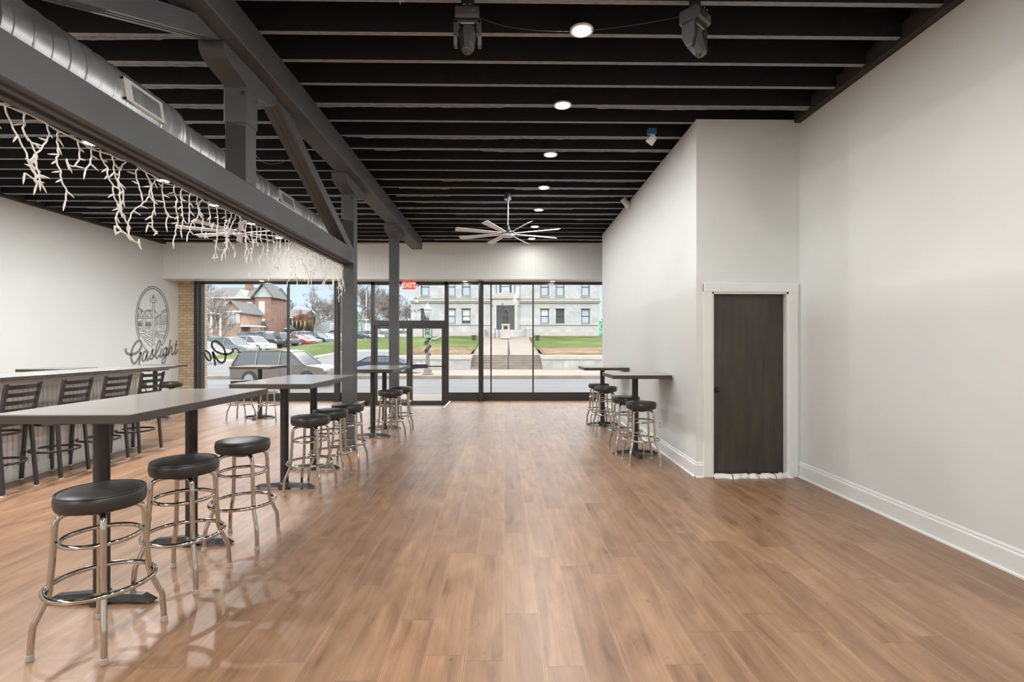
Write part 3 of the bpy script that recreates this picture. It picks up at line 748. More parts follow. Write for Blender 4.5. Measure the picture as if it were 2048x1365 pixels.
# white spot lamps
e = empty('ceiling_spotlight', (1.76, 6.05, ZJ)); tag(e, 'white swivel spotlight under a blue junction box near the partition wall', 'spotlight')
m = MB(); m.box((-0.05, -0.03, -0.06), (0.05, 0.03, 0.01), 0.004); m.build('junction_box', M['blue'], e, smooth=False)
m = MB(); R = Matrix.Translation((0, -0.01, -0.12)) @ Matrix.Rotation(math.radians(38), 4, 'Y') @ Matrix.Rotation(math.radians(20), 4, 'X')
m.lathe([(0.0, 0.05), (0.03, 0.048), (0.045, 0.02), (0.05, -0.04), (0.05, -0.055), (0.042, -0.05), (0.036, -0.03), (0, -0.028)], n=24, M4=R); m.cyl((0, -0.01, -0.055), (0, -0.01, -0.09), 0.016); m.build('lamp_head', M['whiteplastic'], e)
e = empty('wall_spotlight', (2.21, 9.05, 4.0)); tag(e, 'white tube spotlight fixed where the partition wall meets the ceiling', 'spotlight')
m = MB(); R = Matrix.Translation((-0.04, 0, 0.03)) @ Matrix.Rotation(math.radians(-38), 4, 'Y')
m.lathe([(0.0, 0.09), (0.052, 0.088), (0.055, 0.08), (0.055, -0.09), (0.048, -0.088), (0.045, -0.06), (0, -0.058)], n=24, M4=R); m.build('lamp_head', M['whiteplastic'], e)
m = MB(); m.tube([(0.04, 0, 0.03), (-0.02, 0, 0.03)], 0.012, 8); m.build('wall_bracket', M['whiteplastic'], e)

# ------------------------------------------------------------------ furniture
def stool():
    e = empty('bar_stool', (0, 0, 0))
    m = MB(); m.lathe([(0, 0.690), (0.165, 0.690), (0.180, 0.694), (0.187, 0.703), (0.191, 0.725), (0.192, 0.745), (0.188, 0.762), (0.183, 0.768), (0.178, 0.770), (0.168, 0.775), (0.14, 0.782), (0.08, 0.788), (0, 0.790)], n=48)
    s = m.build('seat', M['vinyl'], e)
    m = MB(); m.torus((0, 0, 0.7695), 0.1830, 0.0062, 56, 8); m.build('piping', M['vinyl'], s)
    m = MB(); m.lathe([(0, 0.655), (0.055, 0.655), (0.075, 0.664), (0.10, 0.672), (0.11, 0.683), (0, 0.683)], n=24); m.build('swivel_plate', M['blackmetal'], e)
    prof = [(0.045, 0.676), (0.122, 0.676), (0.149, 0.671), (0.167, 0.659), (0.177, 0.641), (0.180, 0.612), (0.188, 0.45), (0.199, 0.31), (0.207, 0.275), (0.246, 0.182), (0.256, 0.16), (0.259, 0.14), (0.268, 0.012)]
    for k in range(4):
        a = PI / 2 * k; c_, s_ = math.cos(a), math.sin(a)
        m = MB(); m.tube([(r * c_, r * s_, z) for r, z in prof], 0.0142, 14); lg = m.build('leg', M['chrome'], e, ang=50)
        m = MB(); m.lathe([(0.0, 0), (0.0155, 0.0), (0.017, 0.002), (0.0170, 0.028), (0.0145, 0.03)], (0.268 * c_, 0.268 * s_, 0), 14); m.build('foot_cap', M['cap'], lg)
    m = MB(); m.torus((0, 0, 0.535), 0.1655, 0.0118, 56, 12); m.build('upper_ring', M['chrome'], e)
    m = MB(); m.torus((0, 0, 0.305), 0.2255, 0.0128, 64, 12); m.build('footrest_ring', M['chrome'], e)
    return e
ST = [(-2.065, 2.65, 40, 'round black bar stool nearest the viewer, at the lower left'),
      (-2.055, 3.31, 45, 'black chrome stool second from the viewer, at the middle of the long near table'),
      (-2.01, 3.96, 47, 'black chrome stool at the far end of the nearest long table'),
      (-1.985, 5.27, 40, 'first and nearest of the three stools at the middle long table'),
      (-1.945, 5.75, 52, 'middle of the three stools lined up at the middle long table'),
      (-1.91, 6.27, 45, 'farthest of the three stools at the middle long table, against the timber post'),
      (-1.80, 8.12, 42, 'nearer of two stools at the table in front of the glass doors'),
      (-1.765, 8.75, 50, 'farther of two stools at the table in front of the glass doors'),
      (-5.29, 10.35, 43, 'left of two stools under the small table by the left window'),
      (-4.66, 10.27, 44, 'right of two stools under the small table by the left window'),
      (-6.42, 9.95, 40, 'stool right of the small table beyond the end of the bar'),
      (-6.98, 9.75, 46, 'stool left of the small table beyond the end of the bar'),
      (1.745, 6.47, 45, 'nearest stool at the right-hand wall tables'),
      (1.71, 7.13, 48, 'stool behind the column of the nearer wall table'),
      (1.76, 8.80, 43, 'nearer of two stools at the far wall table'),
      (1.76, 9.45, 46, 'farthest stool on the right, behind the far wall table column')]
st0 = stool()
sts = [st0] + [copy_tree(st0) for _ in ST[1:]]
for o, (x, y, a, lb) in zip(sts, ST):
    o.location = (x, y, 0); o.rotation_euler = (0, 0, math.radians(a)); tag(o, lb, 'stool', 'round backless bar stools')

def table(cx, cy, w, d, h, cols, label, arms=2, r=0.041, al=0.31):
    e = empty('bar_table', (cx, cy, 0)); tag(e, label, 'table', 'pedestal bar tables')
    m = MB(); m.box((-w / 2 + 0.001, -d / 2 + 0.001, h - 0.004), (w / 2 - 0.001, d / 2 - 0.001, h), 0.0)
    t = MB(); t.box((-w / 2, -d / 2, h - 0.05), (w / 2, d / 2, h - 0.0035), 0.002)
    top = m.build('tabletop', M['top'], e, smooth=False); t.build('edge_band', M['topedge'], top, smooth=False)
    for cy_ in cols:
        m = MB(); m.lathe([(0, 0.0), (r + 0.02, 0.0), (r + 0.018, 0.05), (r + 0.008, 0.066), (r, 0.072), (r, h - 0.07), (r + 0.005, h - 0.065), (r + 0.005, h - 0.056), (0.0, h - 0.056)], (0, cy_, 0), 32)
        m.box((-0.12, cy_ - 0.12, h - 0.056), (0.12, cy_ + 0.12, h - 0.05)); cm = m.build('column', M['blackmetal'], e)
        dirs = [(1, 0), (-1, 0)] + ([(0, 1), (0, -1)] if arms == 4 else [])
        for dx, dy in dirs:
            m = MB(); px, py = -dy, dx
            def sec(u, hw, z0, z1, tw): return [(u * dx + q * px, cy_ + u * dy + q * py, z) for q, z in ((-hw, z0), (hw, z0), (tw, z1), (-tw, z1))]
            S = [sec(0.03, 0.036, 0.018, 0.068, 0.024), sec(al * 0.5, 0.034, 0.018, 0.058, 0.020), sec(al - 0.06, 0.033, 0.014, 0.052, 0.018), sec(al, 0.026, 0.012, 0.022, 0.014)]
            V = [v for s_ in S for v in s_]; Fc = [(i * 4 + j, i * 4 + (j + 1) % 4, i * 4 + 4 + (j + 1) % 4, i * 4 + 4 + j) for i in range(3) for j in range(4)] + [(0, 1, 2, 3), (12, 13, 14, 15)]
            m._add(V, Fc); fo = m.build('base_arm', M['blackmetal'], e, smooth=False)
            m = MB(); m.lathe([(0, 0), (0.016, 0), (0.018, 0.006), (0.012, 0.014), (0, 0.016)], ((al - 0.035) * dx, cy_ + (al - 0.035) * dy, 0), 12); m.build('glide', M['cap'], fo)
    return e
table(-2.36, 3.53, 0.74, 1.58, 1.142, (-0.50, 0.36), 'long grey-topped bar table nearest the viewer on two black columns')
table(-2.30, 5.80, 0.80, 1.50, 1.122, (-0.42, 0.40), 'long bar table in the middle, ending against the full-height timber post')
table(-2.13, 8.72, 0.80, 1.50, 1.118, (-0.40, 0.40), 'long bar table in front of the glass doors', al=0.29)
table(-4.97, 10.47, 0.80, 0.85, 1.065, (0.0,), 'small square bar table by the left shop window', 4)
table(-7.05, 10.42, 0.80, 0.80, 1.085, (0.0,), 'small square bar table below the wall logo beyond the bar end', 4)
table(-7.88, 9.15, 0.78, 0.78, 1.085, (0.0,), 'small dark-edged table behind the bar against the left wall', 4)
table(1.80, 6.95, 0.77, 0.72, 1.108, (0.03,), 'nearer square bar table pushed against the partition wall', 4)
table(1.835, 9.45, 0.80, 0.75, 1.088, (0.03,), 'farther square bar table pushed against the partition wall', 4, al=0.29)

# bar
PXB = -5.42
e = empty('bar_counter', (PXB, 7.71, 0)); tag(e, 'long white beadboard bar with a grey stone-look counter', 'bar counter')
m = MB(); y1 = 0.0; y0 = -6.2; m.box((-0.42, y0, 0.0), (-0.02, y1, 1.125))
m.build('bar_cabinet', M['bead'], e, smooth=False)
m = MB(); y = y0
while y < y1 - 0.15:
    m.box((-0.022, y + 0.003, 0.14), (0.0, min(y + 0.052, y1 - 0.12), 1.03), 0.002); m.box((-0.022, y + 0.056, 0.14), (-0.003, min(y + 0.060, y1 - 0.12), 1.03), 0.0); y += 0.061
m.build('beadboard', M['bead'], e, smooth=False)
m = MB(); m.box((-0.02, y0, 0.0), (0.014, y1, 0.15), 0.004); m.build('base_board', M['trim'], e, smooth=False)
m = MB(); m.box((-0.02, y0, 1.02), (0.014, y1, 1.125), 0.003); m.box((-0.02, -0.12, 0.15), (0.012, y1, 1.02), 0.003); m.build('face_trim', M['trim'], e, smooth=False)
m = MB(); m.box((-0.44, y0, 1.128), (0.235, 0.46, 1.172), 0.006); m.box((-0.36, -0.1, 1.105), (0.20, 0.32, 1.128), 0.003); m.build('countertop', M['counter'], e, smooth=False)

# ladder-back bar chairs (the back faces +X)
def barchair():
    e = empty('bar_chair', (0, 0, 0)); w = 0.19
    m = MB(); m.box((-0.19, -0.19, 0.70), (0.19, 0.19, 0.745), 0.012, seg=2); m.build('seat', M['vinyl'], e, smooth=False)
    m = MB(); m.box((-0.185, -0.18, 0.675), (0.185, 0.18, 0.70), 0.003); m.build('seat_frame', M['chairmetal'], e, smooth=False)
    def bar(m, p0, p1, a=0.013, b=0.017):
        p0 = Vector(p0); p1 = Vector(p1); m._add([p0 + Vector(q) for q in ((-a, -b, 0), (a, -b, 0), (a, b, 0), (-a, b, 0))] + [p1 + Vector(q) for q in ((-a, -b, 0), (a, -b, 0), (a, b, 0), (-a, b, 0))],
               [(0, 3, 2, 1), (4, 5, 6, 7), (0, 1, 5, 4), (1, 2, 6, 5), (2, 3, 7, 6), (3, 0, 4, 7)])
    for s in (-1, 1):
        m = MB(); bar(m, (0.225, s * 0.20, 0.0), (0.175, s * 0.19, 0.69)); lg = m.build('leg', M['chairmetal'], e, smooth=False)
        m = MB(); m.box((0.21, s * 0.20 - 0.018, 0.0), (0.242, s * 0.20 + 0.018, 0.012)); m.build('foot_cap', M['whiteplastic'], lg, smooth=False)
        m = MB(); bar(m, (-0.20, s * 0.20, 0.0), (-0.17, s * 0.175, 0.69)); lg = m.build('leg', M['chairmetal'], e, smooth=False)
        m = MB(); m.box((-0.216, s * 0.20 - 0.018, 0.0), (-0.184, s * 0.20 + 0.018, 0.012)); m.build('foot_cap', M['whiteplastic'], lg, smooth=False)
    for s in (-1, 1):
        m = MB(); bar(m, (0.180, s * 0.185, 0.68), (0.225, s * 0.195, 0.93)); bar(m, (0.225, s * 0.195, 0.93), (0.262, s * 0.20, 1.115))
        m.build('back_post', M['chairmetal'], e, smooth=False)
    for z in (0.815, 0.895, 0.975, 1.055):
        m = MB(); pts = []
        xb = 0.20 + (z - 0.80) * 0.19
        for i in range(9):
            t = -1 + i / 4; pts.append((xb + 0.035 * (1 - t * t), t * 0.19))
        V = []
        for (x, y) in pts: V += [(x - 0.005, y, z), (x + 0.005, y, z), (x + 0.011, y, z + 0.042), (x + 0.001, y, z + 0.042)]
        Fc = [(i * 4 + j, i * 4 + (j + 1) % 4, i * 4 + 4 + (j + 1) % 4, i * 4 + 4 + j) for i in range(8) for j in range(4)] + [(0, 1, 2, 3), (32, 33, 34, 35)]
        m._add(V, Fc); m.build('back_slat', M['chairmetal'], e, smooth=False)
    for z, nm in ((0.60, 'upper_ring'), (0.30, 'footrest_ring')):
        m = MB(); R = 0.225 if z < 0.5 else 0.185
        m.tube([(R * math.cos(2 * PI * i / 40) * 1.02, R * math.sin(2 * PI * i / 40), z) for i in range(40)], 0.011, 8, closed=True, sx=0.6, sy=1.2); m.build(nm, M['chairmetal'], e)
    return e
BC = [(5.31, 4, 'dark ladder-back bar chair at the left picture edge, nearest along the bar'), (5.99, 2, 'second dark ladder-back chair from the left along the bar'),
      (6.63, -2, 'third dark ladder-back chair from the left along the bar'), (7.28, -4, 'ladder-back chair at the far end of the bar')]
c0 = barchair(); cs = [c0] + [copy_tree(c0) for _ in BC[1:]]
for o, (y, a, lb) in zip(cs, BC): o.location = (-5.20, y, 0); o.rotation_euler = (0, 0, math.radians(a)); tag(o, lb, 'bar chair', 'ladder-back chairs at the bar')

# outlet, exit sign
e = empty('wall_outlet', (2.212, 7.15, 0.37)); tag(e, 'white electrical outlet low on the partition wall', 'outlet')
m = MB(); m.box((-0.010, -0.038, -0.06), (0.0, 0.038, 0.06), 0.003); m.build('cover_plate', M['whiteplastic'], e, smooth=False)
m = MB(); m.box((-0.0125, -0.017, 0.008), (-0.009, 0.017, 0.042), 0.001); m.box((-0.0125, -0.017, -0.042), (-0.009, 0.017, -0.008), 0.001); m.build('socket', M['cap'], e, smooth=False)
e = empty('exit_sign', (-2.47, 13.28, 3.03)); tag(e, 'red lit exit sign with two emergency lamp heads above the doors', 'exit sign')
m = MB(); m.box((-0.165, 0.0, -0.10), (0.165, 0.045, 0.10), 0.008); m.build('housing', M['exit'], e, smooth=False)
m = MB(); m.box((-0.10, 0.0, 0.10), (0.10, 0.05, 0.13), 0.003); m.box((-0.23, 0.01, 0.015), (0.23, 0.03, 0.035), 0.0); m.build('mount', M['alum'], e, smooth=False)
for s in (-1, 1):
    m = MB(); m.lathe([(0, -0.03), (0.034, -0.028), (0.038, -0.01), (0.02, 0.02), (0, 0.025)], (s * 0.225, 0.01, 0.0), 20, axis='y'); m.build('lamp_head', M['alum'], e)
def text_mesh(s, size, name, m_, parent, loc, rot, ext=0.002, mirror=False, spacing=1.0, thick=0.0):
    c = bpy.data.curves.new(name, 'FONT'); c.body = s; c.size = size; c.extrude = ext; c.align_x = 'CENTER'; c.align_y = 'CENTER'; c.space_character = spacing; c.offset = thick
    t = bpy.data.objects.new(name, c); col.objects.link(t)
    dg = bpy.context.evaluated_depsgraph_get(); me = bpy.data.meshes.new_from_object(t.evaluated_get(dg)); bpy.data.objects.remove(t)
    if mirror:
        for v in me.vertices: v.co.x = -v.co.x
    me.materials.clear(); me.materials.append(m_)
    o = bpy.data.objects.new(name, me); col.objects.link(o)
    if parent: o.parent = parent
    o.location = loc; o.rotation_euler = rot; return o
text_mesh('EXIT', 0.175, 'lettering', M['exitletter'], e, (0, -0.004, -0.002), (PI / 2, 0, 0), spacing=1.02, thick=0.003)

# towels at the dark door
def towel(x0, x1, y, seed, label, stripes):
    r2 = random.Random(seed); m = MB(); nx, ny = 36, 14; Vv = []; L = x1 - x0
    from mathutils import noise as mn
    for i in range(nx + 1):
        for j in range(ny + 1):
            u = i / nx; v = j / ny; a = v * PI * 1.0
            wv = 0.055 + 0.018 * mn.noise(Vector((u * 3 + seed, 1, 0))); hh = 0.040 + 0.018 * mn.noise(Vector((u * 3.3 + seed, 7, 0)))
            end = min(1, min(u, 1 - u) * 9 + 0.25)
            n_ = mn.noise(Vector((u * 6 + v * 5, v * 6 - u * 3, seed))) * 0.012
            yy = y - math.cos(a) * (wv + n_) + 0.012 * math.sin(u * 7 + seed); zz = max(0.002, math.sin(a) * (hh + n_) * end + 0.004)
            if j in (0, ny): zz = 0.001
            Vv.append((x0 + L * u + 0.01 * mn.noise(Vector((v * 5, u * 3, seed))), yy, zz))
    Fc = []; mi = []
    for i in range(nx):
        for j in range(ny):
            a = i * (ny + 1) + j; Fc.append((a, a + 1, a + ny + 2, a + ny + 1))
    vs, fs = m._add(Vv, Fc)
    for k, f in enumerate(fs):
        u = (k // ny) / nx
        if any(abs(u - s_) < 0.022 for s_ in stripes): f.material_index = 1
    m._add([(x0 + 0.01, y - 0.04, 0.0005), (x1 - 0.01, y - 0.04, 0.0005), (x1 - 0.01, y + 0.04, 0.0005), (x0 + 0.01, y + 0.04, 0.0005)], [(0, 1, 2, 3)])
    tag(m.build('rolled_towel', [M['towel'], M['stripe']], ang=80), label, 'towel', 'towels along the dark door')
towel(2.37, 2.79, 5.735, 1.0, 'rumpled white towel at the knob side of the dark door', (0.45,))
towel(2.76, 3.07, 5.725, 4.0, 'white towel lying at the middle of the dark door threshold', (0.30, 0.92))
towel(3.03, 3.26, 5.745, 9.0, 'white towel at the hinge side of the dark door', (0.12,))

# ------------------------------------------------------------------ wall logo
def wl(px, py):
    Y = 8.6 * F / (1008.0 - px); return Vector((XL, Y, EYE - (py - 687.5) * Y / F))
def A(u, v): return wl(240 + u / 14.63, 670 + v / 14.63)
def B(u, v): return wl(240 + u / 6.825, 560 + v / 6.825)
SCRIPT = [
 [(315, 405), (295, 440), (300, 495), (345, 545), (420, 572), (500, 567), (590, 535), (665, 475), (722, 395), (748, 300), (738, 222), (695, 180), (632, 192), (565, 262), (503, 370), (467, 480), (452, 590), (457, 700), (482, 790), (532, 828), (582, 808), (640, 725), (692, 610), (732, 490)],
 [(732, 490), (712, 620), (690, 760), (676, 860), (690, 915)],
 [(905, 482), (862, 478), (812, 528), (776, 620), (765, 706), (790, 762), (832, 740), (880, 650), (925, 490)],
 [(925, 490), (900, 600), (888, 690), (908, 738), (950, 705), (992, 630), (1042, 530), (1085, 432), (1055, 462), (1047, 520), (1075, 590), (1086, 640), (1055, 690), (1003, 702), (1000, 672)],
 [(1092, 640), (1150, 560), (1222, 440), (1272, 310), (1292, 222), (1272, 172), (1232, 210), (1192, 320), (1162, 440), (1147, 560), (1152, 640), (1182, 678), (1225, 650), (1290, 560)],
 [(1330, 390), (1302, 500), (1284, 600), (1302, 650), (1345, 610), (1390, 540)],
 [(1480, 372), (1432, 380), (1390, 430), (1362, 520), (1366, 592), (1402, 600), (1442, 540), (1480, 378), (1462, 520), (1442, 650), (1422, 760), (1390, 818), (1350, 820), (1334, 770), (1362, 702), (1422, 640), (1500, 560)],
 [(1580, 142), (1560, 260), (1530, 420), (1502, 600), (1515, 560), (1548, 450), (1595, 350), (1620, 362), (1610, 470), (1600, 540), (1620, 578), (1655, 555), (1692, 490)],
 [(1755, 162), (1730, 300), (1712, 450), (1704, 535), (1728, 560), (1766, 490), (1780, 425)],
 [(1690, 300), (1735, 298), (1782, 288)], [(1335, 255), (1332, 340)], [(1310, 292), (1362, 302)]]
W_S = [.064, .062, .056, .056, .054, .05, .052, .052, .05, .038, .026, .026]
e = empty('wall_logo', (XL, 12.5, 1.0)); tag(e, 'grey painted logo of a street lamp in an oval above script lettering', 'wall logo')
def reloc(o, e_):
    o.parent = e_; o.matrix_parent_inverse = Matrix.Translation(-Vector(e_.location)); return o
m = MB()
for s_, ww in zip(SCRIPT, W_S): m.ribbon(smoothpts([A(*p) for p in s_], 6), ww, (1, 0, 0), 0.003)
reloc(m.build('script_lettering', M['logo'], smooth=False, recalc=False), e)
m = MB()
def ell(a, b, cx=312.4, cy=639.5, r0=0, r1=360, w_=0.016):
    pts = [wl(cx + a * math.cos(math.radians(t)), cy - b * math.sin(math.radians(t))) for t in range(r0, r1 + 1, 4)]; m.ribbon(pts, w_, (1, 0, 0), 0.0025)
ell(32.6, 64.8, r0=-50, r1=220, w_=0.028); ell(29.4, 60.6, r0=-48, r1=218, w_=0.028)
for L_ in ([(360, 870), (392, 925), (430, 962)], [(368, 905), (400, 955), (452, 985)]): m.ribbon([B(*p) for p in L_], 0.014, (1, 0, 0), 0.0025)
reloc(m.build('oval_border', M['logo'], smooth=False, recalc=False), e)
m = MB()
LN = [ # lamp post, bridge, buildings, road: drawn lines
 [(495, 320), (499, 880)], [(520, 320), (521, 880)], [(488, 885), (530, 885)], [(490, 262), (492, 318)], [(520, 262), (522, 318)], [(485, 320), (528, 320)], [(495, 880), (487, 935)],
 [(462, 250), (478, 268)], [(450, 285), (478, 290)], [(460, 320), (478, 305)], [(535, 268), (548, 250)], [(535, 290), (560, 292)], [(535, 308), (550, 322)],
 [(303, 380), (345, 408), (378, 438)], [(385, 440), (405, 424), (440, 416), (495, 418)], [(522, 422), (550, 448), (572, 470)], [(300, 400), (340, 420), (375, 450)], [(392, 452), (430, 430), (495, 430)], [(522, 440), (560, 480)],
 [(300, 502), (340, 420)], [(340, 420), (362, 505)], [(318, 502), (355, 436)], [(362, 505), (400, 440)], [(400, 440), (425, 505)], [(425, 505), (450, 425)], [(450, 425), (478, 508)], [(380, 450), (402, 505)], [(465, 430), (490, 505)],
 [(290, 508), (492, 515)], [(290, 525), (492, 535)], [(355, 535), (358, 700)], [(378, 535), (380, 700)], [(402, 535), (402, 700)], [(350, 702), (410, 702)],
 [(525, 520), (610, 470), (612, 440), (690, 398)], [(526, 535), (612, 485)], [(618, 470), (695, 430)], [(618, 452), (692, 412)], [(525, 612), (612, 588), (700, 568)], [(525, 632), (620, 610), (702, 590)], [(525, 702), (600, 705), (682, 716)],
 [(612, 470), (615, 700)], [(535, 520), (537, 605)], [(550, 515), (552, 600)], [(566, 505), (568, 598)], [(590, 505), (590, 580), (603, 578), (603, 500), (590, 505)], [(632, 490), (634, 580)], [(648, 482), (650, 575)], [(664, 475), (666, 570)], [(682, 465), (684, 566)],
 [(545, 640), (546, 700)], [(570, 650), (600, 645)], [(632, 620), (690, 612)], [(640, 640), (642, 700)], [(660, 650), (662, 705)], [(685, 630), (684, 712)],
 [(325, 745), (400, 730), (470, 700), (490, 690)], [(300, 680), (345, 685)], [(415, 650), (480, 655)], [(415, 670), (470, 672)], [(305, 660), (340, 668)],
 [(350, 765), (430, 800), (495, 835)], [(385, 750), (440, 780), (495, 800)], [(430, 740), (495, 765)], [(460, 725), (495, 740)], [(380, 825), (430, 870), (480, 910)], [(365, 790), (420, 830), (490, 868)],
 [(525, 735), (600, 748), (670, 765)], [(525, 752), (600, 768), (655, 785)], [(525, 772), (590, 788), (640, 802)], [(528, 720), (590, 727)], [(560, 800), (580, 808)]]
for L_ in LN: m.ribbon([B(*p) for p in L_], 0.017, (1, 0, 0), 0.0025)
m.ribbon([B(505, 207), B(505, 225), B(505, 262)], [0.004, 0.05, 0.085], (1, 0, 0), 0.0025)
for (u0, u1) in ((300, 352), (405, 480)): m.ribbon([B((u0 + u1) / 2, 590), B((u0 + u1) / 2, 640)], (B(u1, 600) - B(u0, 600)).length, (1, 0, 0), 0.0025)
for u in range(305, 350, 8): m.ribbon([B(u, 560 + (u * 7) % 19), B(u, 600)], 0.012, (1, 0, 0), 0.0026)
for u in range(410, 480, 8): m.ribbon([B(u, 560 + (u * 5) % 23), B(u, 600)], 0.012, (1, 0, 0), 0.0026)
reloc(m.build('street_drawing', M['logo'], smooth=False, recalc=False), e)

# window decals (read mirrored from inside)
e = empty('window_decal', (-7.4, YF - 0.006, 1.2)); tag(e, 'dark mirrored logo and lettering decal on the left window pane', 'window decal')
def D(u, v):   # same lettering, seen mirrored through the glass; the pane edge cuts it off
    return Vector((-7.17 - (u - 300) / 14.63 * 0.0178, YF - 0.008, 1.58 - (v - 180) / 14.63 * 0.0128))
m = MB()
for s_, ww in zip(SCRIPT[:3], W_S):
    run = []
    for q in smoothpts([D(*p) for p in s_], 5) + [None]:
        if q is not None and q.x > -7.93: run.append(q)
        else:
            if len(run) > 2: m.ribbon(run, ww * 0.9, (0, -1, 0), 0.001)
            run = []
reloc(m.build('script_lettering', M['decal'], smooth=False, recalc=False), e)
o = text_mesh('MUSIC HALL', 0.095, 'small_lettering', M['decal'], e, (0, 0, 0), (PI / 2, 0, 0), 0.0005, mirror=True, spacing=1.0); o.location = (-0.24, 0, -0.215); o.scale = (0.78, 1, 1)
e = empty('door_number_decal', (-2.30, YF - 0.006, 2.38)); tag(e, 'faint grey mirrored lettering decal on the glass over the doors', 'window decal')
o = text_mesh('MAIN', 0.13, 'lettering', M['decal'], e, (-0.10, 0, 0), (PI / 2, 0, 0), 0.0004, mirror=True, spacing=1.25)
# ------------------------------------------------------------------ world and sun
wd = bpy.data.worlds.new('world'); scene.world = wd; wd.use_nodes = True
nt = wd.node_tree; bg = nt.nodes['Background']
tc = nt.nodes.new('ShaderNodeTexCoord'); sp = nt.nodes.new('ShaderNodeSeparateXYZ'); rp_ = nt.nodes.new('ShaderNodeValToRGB')
nt.links.new(tc.outputs['Generated'], sp.inputs[0]); nt.links.new(sp.outputs[2], rp_.inputs[0])
els = rp_.color_ramp.elements; els[0].position = 0.0; els[0].color = (0.50, 0.575, 0.66, 1); els[1].position = 0.55; els[1].color = (2.8, 2.84, 2.92, 1)
e_ = els.new(0.125); e_.color = (0.42, 0.53, 0.66, 1); e_ = els.new(0.30); e_.color = (2.3, 2.36, 2.5, 1)
nt.links.new(rp_.outputs[0], bg.inputs[0]); bg.inputs[1].default_value = 1.6
sl = bpy.data.lights.new('sun', 'SUN'); sl.energy = 1.1; sl.angle = math.radians(6); sl.color = (1.0, 0.955, 0.89)
so = bpy.data.objects.new('sun', sl); col.objects.link(so); so.rotation_euler = (math.radians(52), 0, math.radians(-32))

# ------------------------------------------------------------------ ground
def grid(name, material, rows, parent=None):
    """rows: list of rows of points"""
    m = MB(); n = len(rows[0]); V = [p for r in rows for p in r]
    m._add(V, [(i * n + j, i * n + j + 1, (i + 1) * n + j + 1, (i + 1) * n + j) for i in range(len(rows) - 1) for j in range(n - 1)])
    return m.build(name, material, parent, ang=80, recalc=False)
m = MB(); m.box((-60, 13.66, -0.45), (45, 16.6, -0.13)); struct(m.build('near_sidewalk', M['conc'], smooth=False))
m = MB(); m.box((-90, 16.6, -0.5), (70, 24.3, -0.17)); struct(m.build('street', M['road'], smooth=False))
m = MB(); m.box((-90, 24.3, -0.5), (70, 24.46, 0.0), 0.02); struct(m.build('street_curb', M['step'], smooth=False))
m = MB(); m.box((-6.2, 24.46, -0.5), (45, 30.3, 0.0)); struct(m.build('far_sidewalk', M['conc'], smooth=False))
def lerp(a, b, t): return a + (b - a) * t
def interp(x, pts):
    if x <= pts[0][0]: return pts[0][1]
    for (x0, y0), (x1, y1) in zip(pts, pts[1:]):
        if x <= x1: return lerp(y0, y1, (x - x0) / (x1 - x0))
    return pts[-1][1]
# side street rising to the left of the retaining wall
def zs(x, y): return -0.02 + interp(y, [(24.4, 0), (30, 0.18), (34, 0.48), (38.5, 1.02), (44, 1.2)]) if x > -13 else -0.02 + interp(y, [(24.4, 0), (30, 0.16), (36, 0.42), (44, 0.46)])
rows = [[(x, y, zs(x, y) if y > 24.5 else -0.02) for x in (-70, -40, -28, -20, -16, -13, -12.5, -9, -6.2)] for y in (24.45, 27, 30, 32, 34, 36, 38.5, 44)]
struct(grid('side_street', M['road'], rows))
ridge = [(-30, 0.30), (-24.5, 0.42), (-22, 0.82), (-20, 1.14), (-18, 1.5), (-15, 1.90), (-9, 2.20), (-6, 2.26)]
def yf(x): return interp(x, [(-30, 36.5), (-14, 34.5), (-12.6, 35.5), (-11.5, 38.3), (-8.5, 38.3), (-7.0, 35), (-6.05, 31.2)])
def zf(x): return zs(x, yf(x)) + 0.06
rows = []
for i in range(15):
    t = i / 14; r = []
    for j in range(61):
        x = lerp(-30, -6.05, j / 60); y = lerp(yf(x), 51, t); zr = interp(x, ridge); z = lerp(zf(x), zr, math.sin(t * PI / 2) ** 0.9) + 0.02 * math.sin(x * 3 + y * 2)
        r.append((x, y, z))
    rows.append(r)
tag(grid('lawn', M['grass'], rows), 'sunny sloping lawn left of the stone building', 'lawn', kind='stuff')
rows = [[(lerp(-30, -6.05, j / 60), yf(lerp(-30, -6.05, j / 60)) - 0.18 * k_ - 0.02, zf(lerp(-30, -6.05, j / 60)) + (0.02 if k_ < 2 else -0.14)) for j in range(61)] for k_ in (2, 1.9, 0)]
struct(grid('lawn_curb', M['stone2'], rows))
WX = 2.0   # half width of the walkway
CX = 0.15
